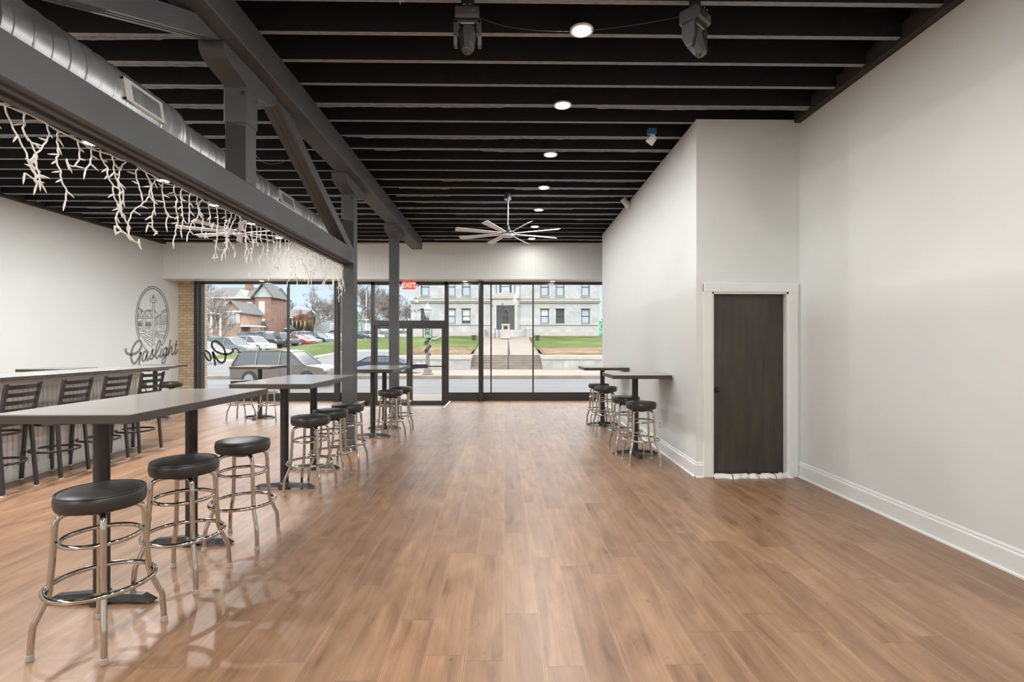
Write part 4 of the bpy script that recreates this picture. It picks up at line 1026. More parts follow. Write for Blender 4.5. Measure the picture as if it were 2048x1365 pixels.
for nm, x0, x1, lb in (('lawn', -6.1, CX - WX - 0.15, 'green lawn between the lamp post and the courthouse walk'), ('lawn', CX + WX + 0.15, 30, 'green lawn right of the courthouse walk')):
    rows = []; n = 30
    for i in range(13):
        t = i / 12; rows.append([(lerp(x0, x1, j / n), lerp(30.5, 52.5, t), 0.86 + 1.46 * (t ** 0.93) + 0.02 * math.sin(j * 1.7 + i * 2)) for j in range(n + 1)])
    rows = [[(r[0][0], r[0][1], r[0][2] - 0.5)] + r + [(r[-1][0], r[-1][1], r[-1][2] - 0.5)] for r in rows]
    rows = [[(q[0], q[1], q[2] - 0.5) for q in rows[0]]] + rows
    tag(grid(nm, M['grass'], rows), lb, 'lawn', kind='stuff')
    rows = []
    rg = random.Random(5)
    for i in range(5):
        t = i / 4; rows.append([(lerp(x0, x1, j / 60), 30.5 + t * (4.4 + 0.6 * math.sin(j * 0.7)), 0.90 + 0.33 * t + rg.uniform(0, 0.05) * (0 < i < 4)) for j in range(61)])
    rows = [[(r[0][0], r[0][1], r[0][2] - 0.4)] + r + [(r[-1][0], r[-1][1], r[-1][2] - 0.4)] for r in rows]
    rows = [[(q[0], 30.42, 0.70) for q in rows[0]]] + rows
    tag(grid('mulch_bed', M['straw'], rows), lb.replace('green lawn', 'strip of dry straw mulch at the wall edge'), 'mulch', kind='stuff')
# retaining walls
for k, (x0, x1, lb) in enumerate(((-6.05, CX - WX - 0.12, 'low stone retaining wall left of the street steps'), (CX + WX + 0.12, 30, 'low stone retaining wall right of the street steps'))):
    e = empty('retaining_wall', (x0, 30, 0)); tag(e, lb, 'wall'); L = x1 - x0
    m = MB(); m.box((0, 0.03, -0.1), (L, 0.45, 0.56)); (m.box((L - 0.28, 0.45, -0.1), (L, 2.35, 0.78)) if k == 0 else m.box((0, 0.45, -0.1), (0.28, 2.35, 0.78))); m.build('wall_base', M['stone3'], e, smooth=False)
    m = MB(); m.box((-0.03, -0.03, 0.56), (L + 0.03, 0.52, 0.83), 0.03); (m.box((L - 0.30, 0.5, 0.6), (L + 0.03, 2.4, 0.86), 0.02) if k == 0 else m.box((-0.03, 0.5, 0.6), (0.30, 2.4, 0.86), 0.02)); m.box((0, 0.015, 0.52), (L, 0.03, 0.56)); m.build('capstone', M['stone2'], e, smooth=False)
    m = MB()
    for i in range(int(L / 2.9) + 1): m.box((1.2 + 2.9 * i, 0.022, 0), (1.225 + 2.9 * i, 0.035, 0.53))
    m.build('joint', M['step'], e, smooth=False)
e = empty('street_steps', (CX, 30, 0)); tag(e, 'flight of brown concrete steps up from the sidewalk', 'steps')
m = MB()
for i in range(6): m.box((-WX - 0.1, 0.0 + 0.36 * i, -0.1), (WX + 0.1, 2.3, 0.133 * (i + 1) - 0.012))
m.build('risers', M['step'], e, smooth=False)
m = MB()
for i in range(6): m.box((-WX - 0.1, 0.36 * i - 0.015, 0.133 * (i + 1) - 0.012), (WX + 0.1, 0.36 * i + 0.36, 0.133 * (i + 1)))
m.build('treads', M['conc'], e, smooth=False)
m = MB(); m.tube([(0.1, 0.0, 0.0), (0.1, 0.05, 0.85), (0.14, 1.9, 1.62), (0.14, 2.1, 1.60), (0.2, 2.2, 0.8)], 0.03, 8); m.tube([(0.1, 2.3, 0.8), (0.12, 2.5, 1.6), (0.14, 5.5, 1.85), (0.14, 5.5, 1.0)], 0.03, 8)
tag(m.build('handrail', M['iron'], None, (CX, 30, 0)), 'dark iron handrail up the middle of the street steps', 'handrail')
struct(grid('walkway', M['conc'], [[(CX - WX - 0.17, y, z), (CX + WX + 0.17, y, z)] for y, z in ((32.1, 0.80), (40, 1.40), (49.2, 2.17))]))
# ------------------------------------------------------------------ courthouse
BY = 52.0; ZB = 1.9
e = empty('courthouse', (CX, BY, ZB)); tag(e, 'pale limestone courthouse with rows of dark-framed windows across the street', 'building')
def R_(px): return (px - 1012.0) * BY / F
def Zy(py): return EYE - (py - 687.5) * BY / F - ZB
HWd = 9.6
wins = []
for px in (851.5, 903.5, 933.5, 1090.5, 1121.5, 1172.5): wins.append((R_(px), 0.43, Zy(647.5), Zy(617.5), 0)); wins.append((R_(px), 0.43, Zy(592), Zy(556), 1))
m = MB()
# facade cut into columns around window openings
cols = sorted({-HWd, HWd, R_(984), R_(1040)} | {x - h for x, h, a, b, u in wins} | {x + h for x, h, a, b, u in wins})
zlev = [0, Zy(647.5), Zy(617.5), Zy(592), Zy(556), 12.0]
for a, b in zip(cols, cols[1:]):
    mid_ = (a + b) / 2; iswin = any(abs(mid_ - x) < h for x, h, *_ in wins)
    if R_(984) < mid_ < R_(1040): m.box((a, -0.15, 0), (b, 1.0, 12)); continue
    if iswin:
        m.box((a, 0, 0), (b, 1.0, zlev[1])); m.box((a, 0, zlev[2]), (b, 1.0, zlev[3])); m.box((a, 0, zlev[4]), (b, 1.0, 12))
    else: m.box((a, 0, 0), (b, 1.0, 12))
m.box((-HWd, 0.6, 0), (HWd, 9, 12))
m.build('facade', M['stone'], e, smooth=False)
m = MB()
m.box((-HWd - 0.12, -0.22, Zy(603.5)), (HWd + 0.12, 0.0, Zy(600.5)), 0.03); m.box((-HWd - 0.06, -0.14, Zy(606)), (HWd + 0.06, 0.0, Zy(603.5))); m.box((-HWd - 0.04, -0.07, Zy(598)), (HWd + 0.04, 0, Zy(596)))
m.box((-HWd - 0.05, -0.08, Zy(651)), (HWd + 0.05, 0, Zy(648.5)), 0.02); m.box((-HWd - 0.05, -0.10, 0), (HWd + 0.05, 0, Zy(664)))
for s in (-1, 1): m.box((s * 3.05, -0.12, 0), (s * 3.4, 0.0, 12)) if False else None
m.build('cornice_band', M['stone2'], e, smooth=False)
m = MB()
for x, h, z0, z1, up in wins:
    m.box((x - h - 0.12, -0.06, z1), (x + h + 0.12, 0.0, z1 + 0.14)); m.box((x - h - 0.08, -0.1, z0 - 0.1), (x + h + 0.08, 0.0, z0))
m.build('window_surround', M['stone2'], e, smooth=False)
for k, (x, h, z0, z1, up) in enumerate(wins):
    m = MB(); t = 0.075; y = 0.16
    m.box((x - h, y, z0), (x - h + t, y + 0.08, z1)); m.box((x + h - t, y, z0), (x + h, y + 0.08, z1)); m.box((x - h, y, z0), (x + h, y + 0.08, z0 + t)); m.box((x - h, y, z1 - t), (x + h, y + 0.08, z1))
    m.box((x - h, y, (z0 + z1) / 2 - 0.03), (x + h, y + 0.08, (z0 + z1) / 2 + 0.03)); wf = m.build('window', M['darkwin'], e, smooth=False)
    m = MB(); m.quad((x - h + t, y + 0.05, z0 + t), (x + h - t, y + 0.05, z0 + t), (x + h - t, y + 0.05, z1 - t), (x - h + t, y + 0.05, z1 - t)); m.build('pane', M['paleglass'] if up or k % 4 == 2 else M['winglass'], wf, smooth=False)
    if not up and k in (2, 4, 6):
        m = MB(); m.quad((x - h + t, y + 0.045, (z0 + z1) / 2 - (0.45 if k == 4 else 0)), (x + h - t, y + 0.045, (z0 + z1) / 2 - (0.45 if k == 4 else 0)), (x + h - t, y + 0.045, z1 - t), (x - h + t, y + 0.045, z1 - t)); m.build('blind', M['blind'], wf, smooth=False)
# entrance
dz0, dz1 = Zy(658.5), Zy(611.5)
m = MB()
m.box((-1.24, -0.32, 0.5), (-0.92, -0.15, Zy(603))); m.box((0.92, -0.32, 0.5), (1.24, -0.15, Zy(603))); m.box((-1.24, -0.30, dz1), (1.24, -0.15, Zy(598)))
m.box((-1.42, -0.42, Zy(598.5)), (1.42, -0.15, Zy(595.5)), 0.02)
m.prism([(-1.42, -0.42, Zy(595.5)), (1.42, -0.42, Zy(595.5)), (1.25, -0.42, Zy(592)), (0.3, -0.42, Zy(585)), (0, -0.42, Zy(583)), (-0.3, -0.42, Zy(585)), (-1.25, -0.42, Zy(592))], (0, 0.27, 0))
m.box((-1.36, -0.36, Zy(612)), (-1.24, -0.15, Zy(602)), 0.02); m.box((1.24, -0.36, Zy(612)), (1.36, -0.15, Zy(602)), 0.02)
m.build('entrance_surround', M['stone2'], e, smooth=False)
m = MB(); t = 0.08
m.box((-0.92, -0.24, dz0), (0.92, -0.14, dz1)); dd = m.build('entrance_door', M['winglass'], e, smooth=False)
m = MB()
for a, b in ((-0.92, -0.84), (-0.42, -0.36), (0.36, 0.42), (0.84, 0.92)): m.box((a, -0.27, dz0), (b, -0.22, dz1))
m.box((-0.92, -0.27, dz1 - 0.1), (0.92, -0.22, dz1)); m.box((-0.92, -0.27, dz1 - 0.52), (0.92, -0.22, dz1 - 0.46)); m.build('door_frame', M['darkwin'], dd, smooth=False)
# arched window above the door
m = MB(); zc = Zy(572); zb_ = Zy(591); poly = [(-0.95, -0.17, zb_), (0.95, -0.17, zb_)] + [(0.95 * math.cos(PI * i / 16), -0.17, zc + 0.95 * math.sin(PI * i / 16)) for i in range(17)]
m.prism(poly, (0, 0.03, 0)); aw = m.build('arched_window', M['paleglass'], e, smooth=False)
m = MB()
for a, b in ((-0.95, -0.90), (-0.62, -0.42), (0.42, 0.62), (0.90, 0.95)): m.box((a, -0.21, zb_), (b, -0.165, zc + 0.55))
m.box((-0.42, -0.20, Zy(574)), (0.42, -0.165, Zy(573))); m.box((-0.95, -0.2, zb_), (0.95, -0.165, zb_ + 0.05)); m.build('mullion', M['darkwin'], aw, smooth=False)
m = MB()
for i in range(5): m.box((-2.0, -2.6 + 0.36 * i, -0.1), (2.0, 0, 0.28 + 0.167 * (i + 0.2)))
m.build('entrance_steps', M['stone3'], e, smooth=False)
m = MB()
for s in (-1, 1): m.box((s * 1.98, -2.9, -0.1), (s * 2.62, 0, 1.10), 0.04)
m.build('stair_pedestal', M['stone3'], e, smooth=False)
m = MB(); m.lathe([(0, 0), (0.05, 0), (0.05, 0.08), (0, 0.08)], (R_(833.5), -0.15, Zy(596)), 8, axis='y'); m.build('wall_lamp', M['iron'], e)
# statue on a pedestal (plain robed figure with one arm raised)
e = empty('statue', (CX + 0.0, 46.6, 1.96)); tag(e, 'dark bronze statue of a robed figure with one arm raised', 'statue')
m = MB()
m.tube(smoothpts([(0, 0, 0), (0, 0, 0.35), (0.02, 0, 0.8), (0.01, 0, 1.12), (0, 0, 1.30), (0, 0, 1.42)], 3), [0.24 - 0.0 * i for i in range(1)] * 1 + [0.24, 0.23, 0.22, 0.21, 0.20, 0.185, 0.17, 0.165, 0.17, 0.18, 0.185, 0.18, 0.15, 0.07, 0.06], 12)
m.lathe([(0, 1.37), (0.06, 1.40), (0.088, 1.47), (0.085, 1.53), (0.06, 1.60), (0, 1.62)], n=16)
m.tube(smoothpts([(-0.14, 0, 1.30), (-0.22, -0.02, 1.45), (-0.27, -0.03, 1.66), (-0.30, -0.03, 1.88)], 3), [0.06, 0.06, 0.055, 0.055, 0.05, 0.045, 0.04, 0.038, 0.04, 0.045], 8)
m.tube(smoothpts([(0.14, 0, 1.28), (0.22, -0.05, 1.10), (0.20, -0.18, 0.98)], 3), [0.06, 0.055, 0.05, 0.05, 0.045, 0.04, 0.04], 8)
for i in range(9): a = 2 * PI * i / 9; m.tube([(0.235 * math.cos(a), 0.235 * math.sin(a), 0.02), (0.21 * math.cos(a), 0.21 * math.sin(a), 0.75)], 0.025, 5)
fg = m.build('figure', M['bronze'], e); fg.location = (0, 0, 1.34); fg.scale = (1.0, 1.0, 1.03)
m = MB(); m.box((-0.42, -0.42, 0), (0.42, 0.42, 0.16), 0.02); m.box((-0.36, -0.36, 0.16), (0.36, 0.36, 1.22), 0.01); m.box((-0.40, -0.40, 1.22), (0.40, 0.40, 1.34), 0.02); pd = m.build('pedestal', M['stone2'], e, smooth=False)
m = MB(); m.box((-0.2, -0.375, 0.85), (0.18, -0.355, 1.15)); m.build('plaque', M['bronze'], pd, smooth=False)
m = MB(); 
for x in (-0.62, -0.98): m.tube([(x, 0, 0), (x, 0, 0.95)], 0.03, 6)
tag(m.build('signpost', M['iron'], None, (CX, 47.4, 2.0)), 'pair of thin dark posts left of the statue pedestal', 'post')
for x, lb in ((-2.75, 'dark floodlight box on the lawn left of the walk'), (2.75, 'dark floodlight box on the lawn right of the walk')):
    e = empty('floodlight', (CX + x, 44.2, 1.80)); tag(e, lb, 'floodlight', 'lawn floodlights')
    m = MB(); m.box((-0.17, -0.12, 0.0), (0.17, 0.12, 0.36), 0.02); m.build('housing', M['iron'], e, smooth=False)
    m = MB(); m.box((-0.22, -0.15, 0.36), (0.22, 0.15, 0.43), 0.01); m.build('hood', M['iron'], e, smooth=False)

# ------------------------------------------------------------------ street lamps with garlands and banners
def street_lamp(x, y, z0, label, banner, seed, garland=True):
    e = empty('street_lamp', (x, y, z0)); tag(e, label, 'street lamp', 'garlanded street lamps')
    m = MB(); m.lathe([(0.27, 0), (0.27, 0.05), (0.22, 0.09), (0.20, 0.12), (0.20, 0.2), (0.13, 0.32), (0.11, 0.36), (0.11, 0.75), (0.085, 0.82), (0.075, 0.9), (0.055, 2.72), (0.09, 2.76), (0.06, 2.82)], n=20); m.build('post', M['lampgrey'], e)
    m = MB(); m.lathe([(0.07, 2.80), (0.13, 2.92), (0.17, 3.10), (0.165, 3.16)], n=20); m.build('globe', M['globe'], e)
    m = MB(); m.lathe([(0.18, 3.15), (0.185, 3.18), (0.14, 3.28), (0.09, 3.36), (0.03, 3.42), (0.015, 3.50), (0, 3.53)], n=20); m.build('cap', M['globe'], e)
    m = MB(); m.torus((0, 0, 3.16), 0.18, 0.012, 24, 5)
    for i in range(4): a = PI / 2 * i + 0.4; m.tube([(0.075 * math.cos(a), 0.075 * math.sin(a), 2.8), (0.175 * math.cos(a), 0.175 * math.sin(a), 3.16)], 0.008, 4)
    m.build('cage', M['iron'], e)
    if garland:
        rg = random.Random(seed); m = MB()
        for i in range(900):
            t = rg.random(); z = 0.95 + t * 1.8; a = t * 2 * PI * 4.5; rr = 0.10; c_ = Vector((rr * math.cos(a), rr * math.sin(a), z)) + Vector([rg.gauss(0, 0.035) for _ in range(3)])
            d1_ = Vector([rg.gauss(0, 1) for _ in range(3)]).normalized() * 0.05; d2_ = Vector([rg.gauss(0, 1) for _ in range(3)]).normalized() * 0.022
            m._add([c_ - d1_, c_ + d2_, c_ + d1_, c_ - d2_], [(0, 1, 2, 3)])
        g = m.build('garland', M['garland'], e, smooth=False, recalc=False)
    kind_, bx = banner; zz = 2.05
    if kind_ == 'plate':
        m = MB(); m.box((-0.235, -0.10, 1.80), (0.235, -0.07, 2.36), 0.01); b = m.build('sign_board', M['garland'], e, smooth=False)
        m = MB(); arch = [(-0.15, 1.84), (0.17, 1.84), (0.17, 2.16)] + [(0.01 + 0.16 * math.cos(PI * i / 10), 2.16 + 0.17 * math.sin(PI * i / 10)) for i in range(11)] + [(-0.15, 2.16), (-0.15, 1.84)]
        m.ribbon([(p[0], -0.104, p[1]) for p in arch], 0.035, (0, -1, 0), 0.002)
        for zz_, hw in ((2.24, 0.05), (2.13, 0.10), (2.06, 0.11), (1.98, 0.11), (1.91, 0.10)): m.ribbon([(0.01 - hw, -0.104, zz_), (0.01 + hw, -0.104, zz_)], 0.035, (0, -1, 0), 0.002)
        m.build('sign_print', M['palegreen'], b, smooth=False, recalc=False)
    else:
        m = MB(); m.tube([(0, 0, 2.62), (0.36 * bx, 0, 2.62)], 0.012, 6); m.tube([(0, 0, 1.93), (0.36 * bx, 0, 1.93)], 0.012, 6); m.build('banner_arm', M['iron'], e)
        a, b = sorted((0.06 * bx, 0.34 * bx)); m = MB(); m.box((a, -0.008, 1.94), (b, 0.008, 2.61)); bn = m.build('banner', M['signgreen'], e, smooth=False)
        m = MB(); cx_ = (a + b) / 2; m.ribbon([(cx_ + 0.09 * math.cos(2 * PI * i / 20), -0.010, 2.38 + 0.13 * math.sin(2 * PI * i / 20)) for i in range(21)], 0.02, (0, -1, 0), 0.002)
        for zz_ in (2.14, 2.05): m.ribbon([(a + 0.03, -0.010, zz_), (b - 0.03, -0.010, zz_)], 0.03, (0, -1, 0), 0.002)
        m.ribbon([(a + 0.01, -0.01, 1.95), (b - 0.01, -0.01, 1.95), (b - 0.01, -0.01, 2.6), (a + 0.01, -0.01, 2.6), (a + 0.01, -0.01, 1.95)], 0.015, (0, -1, 0), 0.002)
        m.build('banner_print', M['palegreen'], bn, smooth=False, recalc=False)
    return e
street_lamp(-3.72, 24.9, 0.0, 'garland-wrapped street lamp with a green plate seen through the right glass door', ('plate', 1), 1)
street_lamp(-4.93, 16.2, -0.13, 'garlanded street lamp with green banner peeking out behind the timber post', ('banner', 1), 2)
street_lamp(5.05, 25.3, 0.0, 'street lamp with green banner at the right end of the shop window', ('banner', -1), 3)

# ------------------------------------------------------------------ parking lot and cars
def zl_(y): return 0.33 + 0.0378 * (y - 46)
struct(grid('parking_lot', M['lot'], [[(-120, y, zl_(y) - 0.03), (-20, y, zl_(y) - 0.03), (-4, y, zl_(y) - 0.03), (60, y, zl_(y) - 0.03)] for y in (40, 46, 60, 80, 100, 140, 200)]))
tag(grid('lawn', M['grass'], [[(x, y, zl_(y) + 0.05) for x in (-130, -60, 0, 60)] for y in (104, 160, 220)]), 'distant grass behind the houses', 'lawn', kind='stuff')
carm = {}
def paint(nm, c, metal=0.3):
    if nm not in carm: carm[nm] = mat('car_paint_' + nm, c, 0.25, metal=metal, spec=0.35, coat=0.1)
    return carm[nm]
def car(x, y, z, rz, kind, pc, label, group=None):
    e = empty('car', (x, y, z), rz); tag(e, label, 'car', group)
    if kind == 'suv':
        L, W, belt, roof = 4.7, 1.86, 1.02, 1.68; low = [(-2.33, 0.35), (-2.35, 0.75), (-2.30, 1.02), (1.05, 1.02), (1.25, 1.0), (2.05, 0.90), (2.30, 0.72), (2.35, 0.35)]
        gh = [(-2.25, 1.0), (-2.02, 1.50), (-1.75, 1.64), (0.0, 1.68), (0.55, 1.60), (1.28, 1.0)]
    elif kind == 'jeep':
        L, W, belt, roof = 4.4, 1.85, 1.10, 1.84; low = [(-2.15, 0.5), (-2.15, 1.10), (0.70, 1.12), (1.90, 1.10), (1.98, 0.95), (1.98, 0.5)]
        gh = [(-2.12, 1.08), (-2.05, 1.78), (-1.9, 1.84), (0.25, 1.84), (0.42, 1.76), (0.72, 1.08)]
    elif kind == 'pickup':
        L, W, belt, roof = 5.6, 1.95, 1.12, 1.85; low = [(-2.75, 0.5), (-2.75, 1.15), (-0.9, 1.15), (1.35, 1.12), (2.6, 1.08), (2.78, 0.85), (2.78, 0.45)]
        gh = [(-0.95, 1.1), (-0.85, 1.75), (-0.6, 1.84), (0.5, 1.84), (0.8, 1.72), (1.38, 1.1)]
    else:
        L, W, belt, roof = 4.6, 1.80, 0.92, 1.45; low = [(-2.28, 0.35), (-2.30, 0.70), (-2.22, 0.95), (-1.6, 0.98), (1.0, 0.92), (1.95, 0.82), (2.25, 0.65), (2.30, 0.32)]
        gh = [(-1.85, 0.95), (-1.2, 1.34), (-0.8, 1.43), (0.05, 1.45), (0.45, 1.38), (1.18, 0.92)]
    hw = W / 2; m = MB()
    def loft(prof, w0, w1, zt, zb):
        n = len(prof); V = []
        for s in (-1, 1):
            for (a, b) in prof:
                t = (b - zb) / max(1e-6, zt - zb); V.append((a, s * (w0 + (w1 - w0) * max(0, min(1, t))), b))
        m._add(V, [(i, (i + 1) % n, n + (i + 1) % n, n + i) for i in range(n)] + [tuple(range(n)), tuple(range(n, 2 * n))])
    loft(low, hw, hw * 0.97, belt, 0.4)
    es = list(m.bm.edges); bmesh.ops.bevel(m.bm, geom=es, offset=0.05, segments=2, affect='EDGES')
    b = m.build('body', pc, e, ang=50)
    m = MB(); loft(gh, hw * 0.95, hw * 0.76, roof, belt); m.build('windows', M['carglass'], e, smooth=False)
    m = MB(); top = [p for p in gh if p[1] > belt + 0.72 * (roof - belt)]
    V = []; k = len(top)
    for s in (-1, 1):
        for (a, b_) in top: V.append((a, s * (hw * 0.77 + 0.02), b_ - 0.02))
        for (a, b_) in top: V.append((a, s * (hw * 0.74), b_ + 0.035))
    # roof shell as prism between the two sides
    pr = [(a, b_ - 0.03) for a, b_ in top] + [(a, b_ + 0.03) for a, b_ in reversed(top)]
    m.prism([(a, -hw * 0.79, b_) for a, b_ in pr], (0, hw * 1.58, 0))
    for s in (-1, 1):   # pillars
        def side(a, zq): t = (zq - belt) / (roof - belt); return s * (hw * 0.95 + (hw * 0.76 - hw * 0.95) * t + 0.012)
        for (p0, p1) in ((gh[-1], gh[-2]), (gh[0], gh[1])):
            m.tube([(p0[0], side(0, p0[1]), p0[1]), (p1[0], side(0, p1[1]), p1[1])], 0.045, 6)
        for fx in ((-0.2, 0.06) if kind == 'sedan' else (-1.1, 0.03)): m.tube([(fx, side(0, belt), belt), (fx, side(0, roof - 0.05), roof - 0.05)], 0.035, 5)
    m.build('roof', pc, e, smooth=False)
    wx = 1.38 if kind in ('suv', 'sedan') else (1.35 if kind == 'jeep' else 1.75); wr = 0.33 if kind == 'sedan' else 0.38
    for sx in (-1, 1):
        for sy in (-1, 1):
            m = MB(); m.lathe([(0, -0.11), (wr * 0.62, -0.112), (wr, -0.09), (wr, 0.10), (0, 0.10)], (sx * wx, sy * (hw - 0.09), wr), 20, axis='y'); wh = m.build('wheel', M['tyre'], e)
            m = MB(); yy = sy * (hw + 0.02)
            m.lathe([(0, -0.012), (wr * 0.58, -0.01), (wr * 0.58, 0.01), (0, 0.012)], (sx * wx, yy, wr), 16, axis='y'); m.build('hubcap', M['alum'], wh)
    m = MB()
    for sy in (-1, 1): m.box((low[-2][0] - 0.14, sy * (hw - 0.38), low[-2][1] - 0.02), (low[-2][0] + 0.03, sy * (hw - 0.05), low[-2][1] + 0.12), 0.02)
    m.build('headlight', M['globe'], e, smooth=False)
    return e
CG = 'cars in the parking lot'
def at(px, py, Y): return ((px - 1008) * Y / F, Y, EYE - (py - 687.5) * Y / F)
def pcar(px, Y, rz, kind, pc, label, dz=0): car((px - 1008) * Y / F, Y, zl_(Y) + dz, math.radians(rz), kind, pc, label, CG)
white = paint('white', (0.42, 0.42, 0.41), 0.0); silver = paint('silver', (0.20, 0.205, 0.20), 0.3); grey = paint('grey', (0.09, 0.09, 0.09), 0.3); blk = paint('black', (0.03, 0.03, 0.032), 0.2)
red = paint('red', (0.24, 0.018, 0.022), 0.1); navy = paint('blue', (0.04, 0.055, 0.09), 0.3); tan = paint('taupe', (0.125, 0.105, 0.088), 0.1); beige = paint('beige', (0.27, 0.235, 0.21), 0.1)
pcar(409, 42.5, -12, 'sedan', white, 'white car at the very left edge of the window, in front of the others', 0.0)
pcar(466, 47.5, -14, 'suv', silver, 'silver estate car overlapped by the mirrored window lettering')
pcar(508, 53.5, -14, 'suv', white, 'white SUV with its front wheel showing, in the parking lot')
pcar(427, 56, -14, 'suv', grey, 'grey SUV behind the silver estate at the left of the lot')
pcar(536, 62, -16, 'jeep', blk, 'boxy black off-road car behind the white SUV')
pcar(566, 64, -16, 'jeep', grey, 'dark grey boxy car behind the window mullion')
pcar(536, 74, -16, 'pickup', white, 'white pickup behind the boxy black car')
pcar(510, 80, -16, 'suv', silver, 'pale roof of a parked car below the large brick house')
pcar(553, 86, -18, 'sedan', beige, 'beige car parked near the yellow house')
pcar(597, 69, -20, 'sedan', red, 'red car at the top edge of the lawn')
pcar(571, 88, -20, 'sedan', red, 'small red car roof beside the window mullion')
pcar(613, 72, -22, 'sedan', silver, 'silver-green car just right of the red car')
pcar(612, 92, -20, 'suv', white, 'white SUV in front of the green hedge')
pcar(636, 75, -22, 'suv', navy, 'dark blue car right of the red car')
pcar(655, 79, -22, 'sedan', white, 'white hatchback on the skyline of the lawn')
pcar(637, 98, -20, 'sedan', silver, 'silver sedan in the back row of the lot')
pcar(683, 102, -20, 'suv', grey, 'dark car at the right end of the back row behind the round column')
pcar(676, 88, -20, 'sedan', white, 'white car half hidden by the round column')
pcar(722, 92, -10, 'sedan', navy, 'blue-grey car seen between the two timber posts')
pcar(744, 97, -10, 'suv', white, 'white car left of the door frame')
pcar(773, 99, 0, 'sedan', silver, 'silver car seen through the left glass door')
pcar(812, 102, 0, 'suv', white, 'white car glimpsed beside the middle door stile')
e = car(-8.75, 20.8, -0.17, 0.0, 'suv', tan, 'taupe car passing on the street outside the left shop window')
e.scale = (0.80, 1, 0.84)
e = car(-5.3, 21.5, -0.17, 0.0, 'sedan', navy, 'blue-grey car on the street behind the glass doors'); e.location = (-6.1, 26.6, 0.02); e.scale = (0.7, 0.8, 0.6)

# ------------------------------------------------------------------ houses
def house(px0, px1, Y, base_py, eave_py, ridge_py, wall, label, roofm=None, gable=False, depth=8.0, wins=(), chimney=None, name='house'):
    x0 = (px0 - 1008) * Y / F; x1 = (px1 - 1008) * Y / F; z0 = EYE - (base_py - 687.5) * Y / F; ze = EYE - (eave_py - 687.5) * Y / F - z0; zr = EYE - (ridge_py - 687.5) * Y / F - z0; W = x1 - x0
    e = empty(name, (x0, Y, z0)); tag(e, label, 'house')
    m = MB(); m.box((0, 0, -1.5), (W, depth, ze))
    if gable: m.prism([(0, 0.0, ze), (W, 0.0, ze), (W / 2, 0.0, zr)], (0, depth, 0))
    m.build('wall', wall, e, smooth=False); o = 0.35; m = MB()
    if gable:
        for a, b in (((-o, 0, ze - o * (zr - ze) / (W / 2)), (W / 2, 0, zr)), ((W / 2, 0, zr), (W + o, 0, ze - o * (zr - ze) / (W / 2)))): m.prism([(a[0], -0.4, a[2]), (b[0], -0.4, b[2]), (b[0], -0.4, b[2] + 0.16), (a[0], -0.4, a[2] + 0.16)], (0, depth + 0.8, 0))
    else: m.prism([(-o, -0.5, ze), (-o, depth / 2, zr), (-o, depth + 0.5, ze)], (W + 2 * o, 0, 0))
    rf = m.build('roof', roofm or M['shingle'], e, smooth=False)
    m = MB(); m.box((-o, -0.55, ze - 0.18), (W + o, -0.45, ze + 0.05)); m.build('fascia', M['whitepaint'], rf, smooth=False)
    for (fx, fz, ww, hh) in wins:
        m = MB(); cx_ = W * fx; cz = fz; m.box((cx_ - ww / 2 - 0.1, -0.06, cz - hh / 2 - 0.1), (cx_ + ww / 2 + 0.1, 0.0, cz + hh / 2 + 0.1)); wf = m.build('window', M['whitepaint'], e, smooth=False)
        m = MB(); m.box((cx_ - ww / 2, -0.08, cz - hh / 2), (cx_ + ww / 2, -0.055, cz + hh / 2)); m.build('pane', M['paleglass'], wf, smooth=False)
    if chimney:
        m = MB(); m.box((W * chimney - 0.35, depth * 0.3, ze), (W * chimney + 0.35, depth * 0.5, zr + 1.1)); m.build('chimney', M['redbrick'], e, smooth=False)
    return e, W, ze, zr
h1, W, ze, zr = house(426, 540, 92, 668, 596.5, 571, M['redbrick'], 'large two-storey red brick house with a grey roof behind the parking lot', wins=((0.68, 4.6, 0.75, 1.9), (0.30, 4.6, 0.75, 1.9), (0.70, 1.4, 0.75, 1.8)), chimney=0.5, depth=9)
m = MB(); w0 = W - 1.9; m.prism([(w0, -0.9, -1.5), (W + 0.9, -0.9, -1.5), (W + 1.3, 0.3, -1.5), (W + 1.3, 5, -1.5), (w0, 5, -1.5)], (0, 0, ze + 1.5)); bay = m.build('bay', M['redbrick'], h1, smooth=False)
m = MB(); m.prism([(w0 - 0.3, -1.1, ze), (W + 1.4, -1.1, ze), ((w0 + W + 1.3) / 2, -1.1, zr - 0.1)], (0, 0.3, 0)); m.build('gable_panel', M['sage'], h1, smooth=False)
m = MB(); a_ = (w0 + W + 1.1) / 2
for s in (-1, 1): m.prism([(a_ + s * 1.95, -1.5, ze - 0.25), (a_, -1.5, zr + 0.05), (a_, -1.5, zr + 0.28), (a_ + s * 2.15, -1.5, ze - 0.1)], (0, 6, 0))
m.build('gable_roof', M['shingle'], h1, smooth=False)
for cx_, cz in ((w0 + 1.2, 4.6), (w0 + 1.2, 1.5)):
    m = MB(); m.box((cx_ - 0.5, -0.97, cz - 1.1), (cx_ + 0.5, -0.9, cz + 1.1)); wf = m.build('window', M['whitepaint'], h1, smooth=False)
    m = MB(); m.box((cx_ - 0.38, -0.99, cz - 1.0), (cx_ + 0.38, -0.965, cz + 1.0)); m.build('pane', M['blind'], wf, smooth=False)
m = MB(); m.prism([(W * 0.44, -0.4, ze + 0.1), (W * 0.64, -0.4, ze + 0.1), (W * 0.54, -0.4, ze + 1.5)], (0, 3, 0)); m.build('dormer', M['sage'], h1, smooth=False)
h2, W2, ze2, zr2 = house(450, 486, 80, 672, 623.5, 604, M['orangebrick'], 'small brick gabled house with white porch posts in front of the large one', gable=True, depth=7, wins=((0.45, 2.7, 0.9, 1.5), (0.83, 2.7, 0.35, 1.2)))
